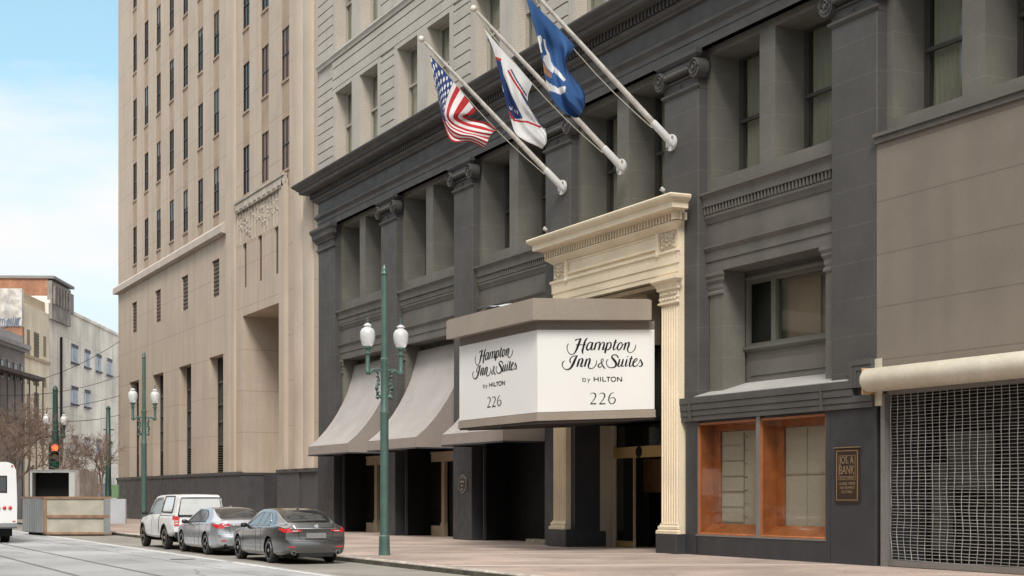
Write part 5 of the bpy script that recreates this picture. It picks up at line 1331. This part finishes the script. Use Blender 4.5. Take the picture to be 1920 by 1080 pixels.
# yellow building
O2=Vector(at(43,HY_,112.8)); O2.z=0
yb=root('yellow_building','narrow pale yellow building with tall shuttered windows beside grey stone building','building')
def fs2(px): return s_at(px,O2,112.8,43)
def fz2(px,py): return zat(py,px,O2,112.8,43)
ze=fz2(45,568); m=MB(); fbox(m,O2,0,7.3,-10,.02,-.2,ze)
m.build('wall',mat('pale_yellow_render',(.85,.78,.62),.9,.16,.5,bump=.1,streak=.5,scol=(.55,.45,.3)),yb)
m=MB(); fbox(m,O2,-.05,7.4,.0,.14,fz2(50,668)-.1,fz2(50,668)+.12); fbox(m,O2,-.3,7.3,-10,-.3,ze,ze+.9); m.build('string_course',mat('yellow_grey',(.5,.42,.3),.9,bump=0),yb)
for a,b,t_,bt,c_ in ((50,55,617,665,0),(63,72,622,668,1),(81,85.5,630,668,0),(50,54.5,700,720,0),(62,72,705,722,1),(81,85.5,708,726,0),(63,72,735,800,1),(50,54,738,800,0)):
    s0,s1=fs2(a),fs2(b); f=MB(); fbox(f,O2,s0,s1,-.1,.05,fz2(a,bt),fz2(a,t_)); w_=f.build('window',mat('olive_shutter',(.22,.19,.14),.8,.1,bump=0) if c_ else mat('brown_board',(.3,.24,.16),.8,bump=0),yb)
    if c_:
        f=MB(); z=fz2(a,bt)+.1
        while z<fz2(a,t_)-.1: fbox(f,O2,s0+.1,s1-.1,.05,.09,z,z+.08); z+=.25
        f.build('shutter_slats',mat('slat_groove',(.16,.14,.1),.8,bump=0),w_)
# graffiti party wall left of yellow
gw=root('party_wall','flaking white and brick side wall with blue graffiti above grey building','wall')
Z_=112.; OG=Vector(at(42,HY_,Z_)); OG.z=0
def gx(px): return (px-42)/F_*Z_
def gz(py): return H_+(HY_-py)/F_*Z_
m=MB(); fbox(m,OG,0,.5,gx(-60),0,-.2,gz(612)); m.build('brick_wall',M_brick,gw)
m=MB(); fbox(m,OG,-.04,.5,gx(-60),-.03,gz(612),gz(541)); m.build('whitewashed_wall',mat('patchy_whitewash',(.55,.53,.5),.9,.35,.9,bump=.2,fs=3,grain=.25,streak=.4,scol=(.35,.2,.14)),gw)
m=MB()
for k_ in range(9):
    cx_=gx(3+k_*4.2); cz_=gz(606-k_*.3)
    pts=[]
    for j in range(9):
        t=j/8*math.pi*2*(.7+.3*(k_%2)); q=OG+D0*-.08+N0*(cx_+.09*math.cos(t+k_)); pts.append((q.x,q.y,cz_+.34*math.sin(t+k_*1.3)))
    m.tube(pts,.03,4)
m.build('graffiti',mat('blue_spray',(.22,.27,.36),.8,bump=0),gw)
# grey gallery building
O3=Vector(at(47,HY_,110)); O3.z=0
gb=root('gallery_building','low grey building with cornice and iron gallery at far left','building')
def fz3(px,py): return zat(py,px,O3,110,47)
zc=fz3(44,656); m=MB(); fbox(m,O3,-16,-.1,-9,0,-.2,zc); m.build('wall',mat('blue_grey_render',(.32,.31,.33),.9,.12,.5,bump=.1),gb)
m=MB(); fbox(m,O3,-16,.0,-.2,.25,zc-.2,zc); fbox(m,O3,-16,.0,-.2,.45,zc,zc+.3); fbox(m,O3,-16,-.2,-6,-.1,zc+.3,zc+1.0); m.build('cornice',mat('blue_grey_trim',(.4,.41,.44),.8,bump=0),gb)
for k_ in range(6):
    s0=-1.3-k_*1.6; f=MB(); fbox(f,O3,s0,s0+.6,-.05,.05,zc-2.4,zc-1.2); w_=f.build('window',M_wpane,gb); f=MB(); fbox(f,O3,s0-.15,s0+.75,.0,.12,zc-1.2,zc-1.05); f.build('lintel',MATS['blue_grey_trim'],w_)
m=MB(); zg=fz3(44,706)
fbox(m,O3,-16,2.2,0,.85,zg-.15,zg+.1); fbox(m,O3,-16,2.2,0,.8,zg-4.2,zg-4.05)
for k_ in range(10):
    s0=-14.2+k_*1.8; m.tube([fpt(O3,s0,.75,0),fpt(O3,s0,.75,zg-.15)],.05,5)
for k_ in range(47): s0=-15+k_*.36; m.tube([fpt(O3,s0,.75,zg-4.05),fpt(O3,s0,.75,zg-3.2)],.02,4)
fbox(m,O3,-16,2.2,.72,.78,zg-3.22,zg-3.15); m.build('gallery',mat('brown_iron',(.09,.075,.07),.7,bump=0),gb)

# ================= OPPOSITE SIDE OF THE STREET (unseen buildings added for shade and reflections) =================
tag(MB().box(-92,60,-40,-25.2,-.16,0).build('far_sidewalk',M_walk),kind='structure')
oc=[(.30,.2,.14),(.38,.34,.28),(.22,.2,.19),(.4,.33,.24)]
x=-88; k_=0
ol=['red brick','pale stone','dark grey','buff brick']
on=['farthest down the street','second farthest down the street','third farthest down the street','fourth down the street','fifth down the street','sixth down the street','level with the viewer','nearest end of the row','last of the row','beyond the row']
while x<44:
    w_=11+3*(k_%3); h_=15+4*((k_*2)%3); mt=mat('opposite_wall_%d'%(k_%4),oc[k_%4],.85,.15,.6)
    ob=root('added_opposite_building',ol[k_%4]+' building added unseen opposite to shade the street, '+on[k_],'building')
    m=MB(); m.box(x,x+w_-.03,-44,-29.5,0,h_); m.box(x,x+w_-.03,-29.5,-29.1,h_-.6,h_+.2); m.build('wall',mt,ob)
    MB().box(x+.8,x+w_-.8,-29.5,-29.46,.5,3.8).build('shop_front',M_wpane,ob)
    zz_=5.5
    while zz_<h_-3:
        for j in range(4): MB().box(x+.9+j*(w_-1)/4,x+.9+j*(w_-1)/4+1.3,-29.5,-29.46,zz_,zz_+2.1).build('window',M_wpane,ob)
        zz_+=3.8
    x+=w_; k_+=1
# ================= TREES (bare) =================
M_bark=mat('bare_bark',(.21,.15,.12),.9,.2,3,bump=.3)
def tree(base,h,seed,label,spread,levels=6,r0=.16,dens=3):
    t_=root('bare_tree',label,'tree','leafless street trees',loc=base); rr=random.Random(seed)
    tr=MB(); cw=MB()
    def br_(p,d,l,r,lv):
        pts=[p]; q=p.copy(); dd=d.copy()
        for k_ in range(3):
            dd=(dd+Vector((rr.uniform(-.18,.18),rr.uniform(-.18,.18),rr.uniform(-.05,.12)))).normalized(); q=q+dd*l/3; pts.append(q.copy())
        (tr if lv>=levels else cw).tube([tuple(x_) for x_ in pts],[r*(1-.12*k_) for k_ in range(4)],7 if lv>3 else 4,cap=False)
        if lv<=0: return
        n=dens if lv>2 else dens+1+(lv==1)
        for k_ in range(n):
            a=rr.uniform(0,6.28); tilt=rr.uniform(.35,.85)*spread
            pe=dd.orthogonal().normalized(); pe=Matrix.Rotation(a+k_*2.1,3,dd)@pe
            nd=(dd*math.cos(tilt)+pe*math.sin(tilt)); nd.z+=.08; nd.normalize()
            br_(pts[rr.choice((2,3,3))],nd,l*rr.uniform(.62,.82),max(r*.58,.010),lv-1)
    br_(Vector((0,0,0)),Vector((0,0,1)),h*.3,r0,levels)
    tr.build('trunk',M_bark,t_,True,fix=False); cw.build('crown',M_bark,t_,fix=False)
    return t_
def gat(px,Z,z=ZR): q=at(px,HY_,Z); return (q[0],q[1],z)
tree(gat(188,92),6.2,8,'small bare tree in front of the stained grey building',1.0,5,.12,3)
tree(gat(22,86),8.3,11,'bare twiggy tree rising behind the white bus',1.1,6,.16,3)
tree(gat(75,96),7.4,23,'bare brown tree between bus and dark signal pole',1.15,6,.14,3)
tree(gat(-25,90),8.5,31,'bare brown tree at the left edge of the photo',1.1,6,.16,3)
# slim pole + white hoarding
sp=root('utility_pole','slim dark green pole in front of small bare tree','pole',loc=gat(203,95))
MB().lathe((0,0,0),[(.3,0),(.28,1.2),(.2,1.3),(.17,4.),(.13,7.2)],14).build('pole',M_dgreen,sp,True)
MB().lathe((0,0,7.2),[(.15,0),(.15,.05),(.02,.2)],12).tube([(0,-.3,5.9),(0,.35,5.9)],.04,6).build('pole_cap',M_dgreen,sp)
hd=Vector(gat(206,88)); 
hb=root('hoarding','low white hoarding with green poster beside the tower corner','hoarding')
m=MB(); a=Vector(gat(205,90)); b=Vector(gat(235,90)); m.hexa([tuple(a),tuple(b),(b.x-.1,b.y+.1,ZR),(a.x-.1,a.y+.1,ZR)],[(a.x,a.y,1.45),(b.x,b.y,1.45),(b.x-.1,b.y+.1,1.45),(a.x-.1,a.y+.1,1.45)]); m.build('board',mat('white_board',(.42,.44,.48),.7,bump=0),hb)
m=MB(); a=Vector(gat(209,90.5)); b=Vector(gat(222,90.5)); m.hexa([(a.x,a.y,1.5),(b.x,b.y,1.5),(b.x-.1,b.y+.1,1.5),(a.x-.1,a.y+.1,1.5)],[(a.x,a.y,2.3),(b.x,b.y,2.3),(b.x-.1,b.y+.1,2.3),(a.x-.1,a.y+.1,2.3)]); m.build('poster',mat('green_poster',(.14,.24,.12),.6,.2,bump=0),hb)
# overhead wires
for i,(a,b,sag,lab) in enumerate((((60,716,100),640,.3,'upper overhead wire running from yellow building to tower corner'),((0,742,95),705,.4,'overhead wire crossing above the signal pole'),((0,770,92),742,.3,'overhead wire passing behind the lamp globes'),((130,790,89),778,.1,'short overhead wire beside the slim green pole'))):
    A_=Vector(at(*a)); B_=Vector(onY(224,b,-.02)); pts=[tuple(A_+(B_-A_)*k_/12-Vector((0,0,sag*4*(k_/12)*(1-k_/12)))) for k_ in range(13)]
    m=MB(); m.tube(pts,.02,5); tag(m.build('overhead_wire',M_blk),lab,'wire','overhead streetcar wires')
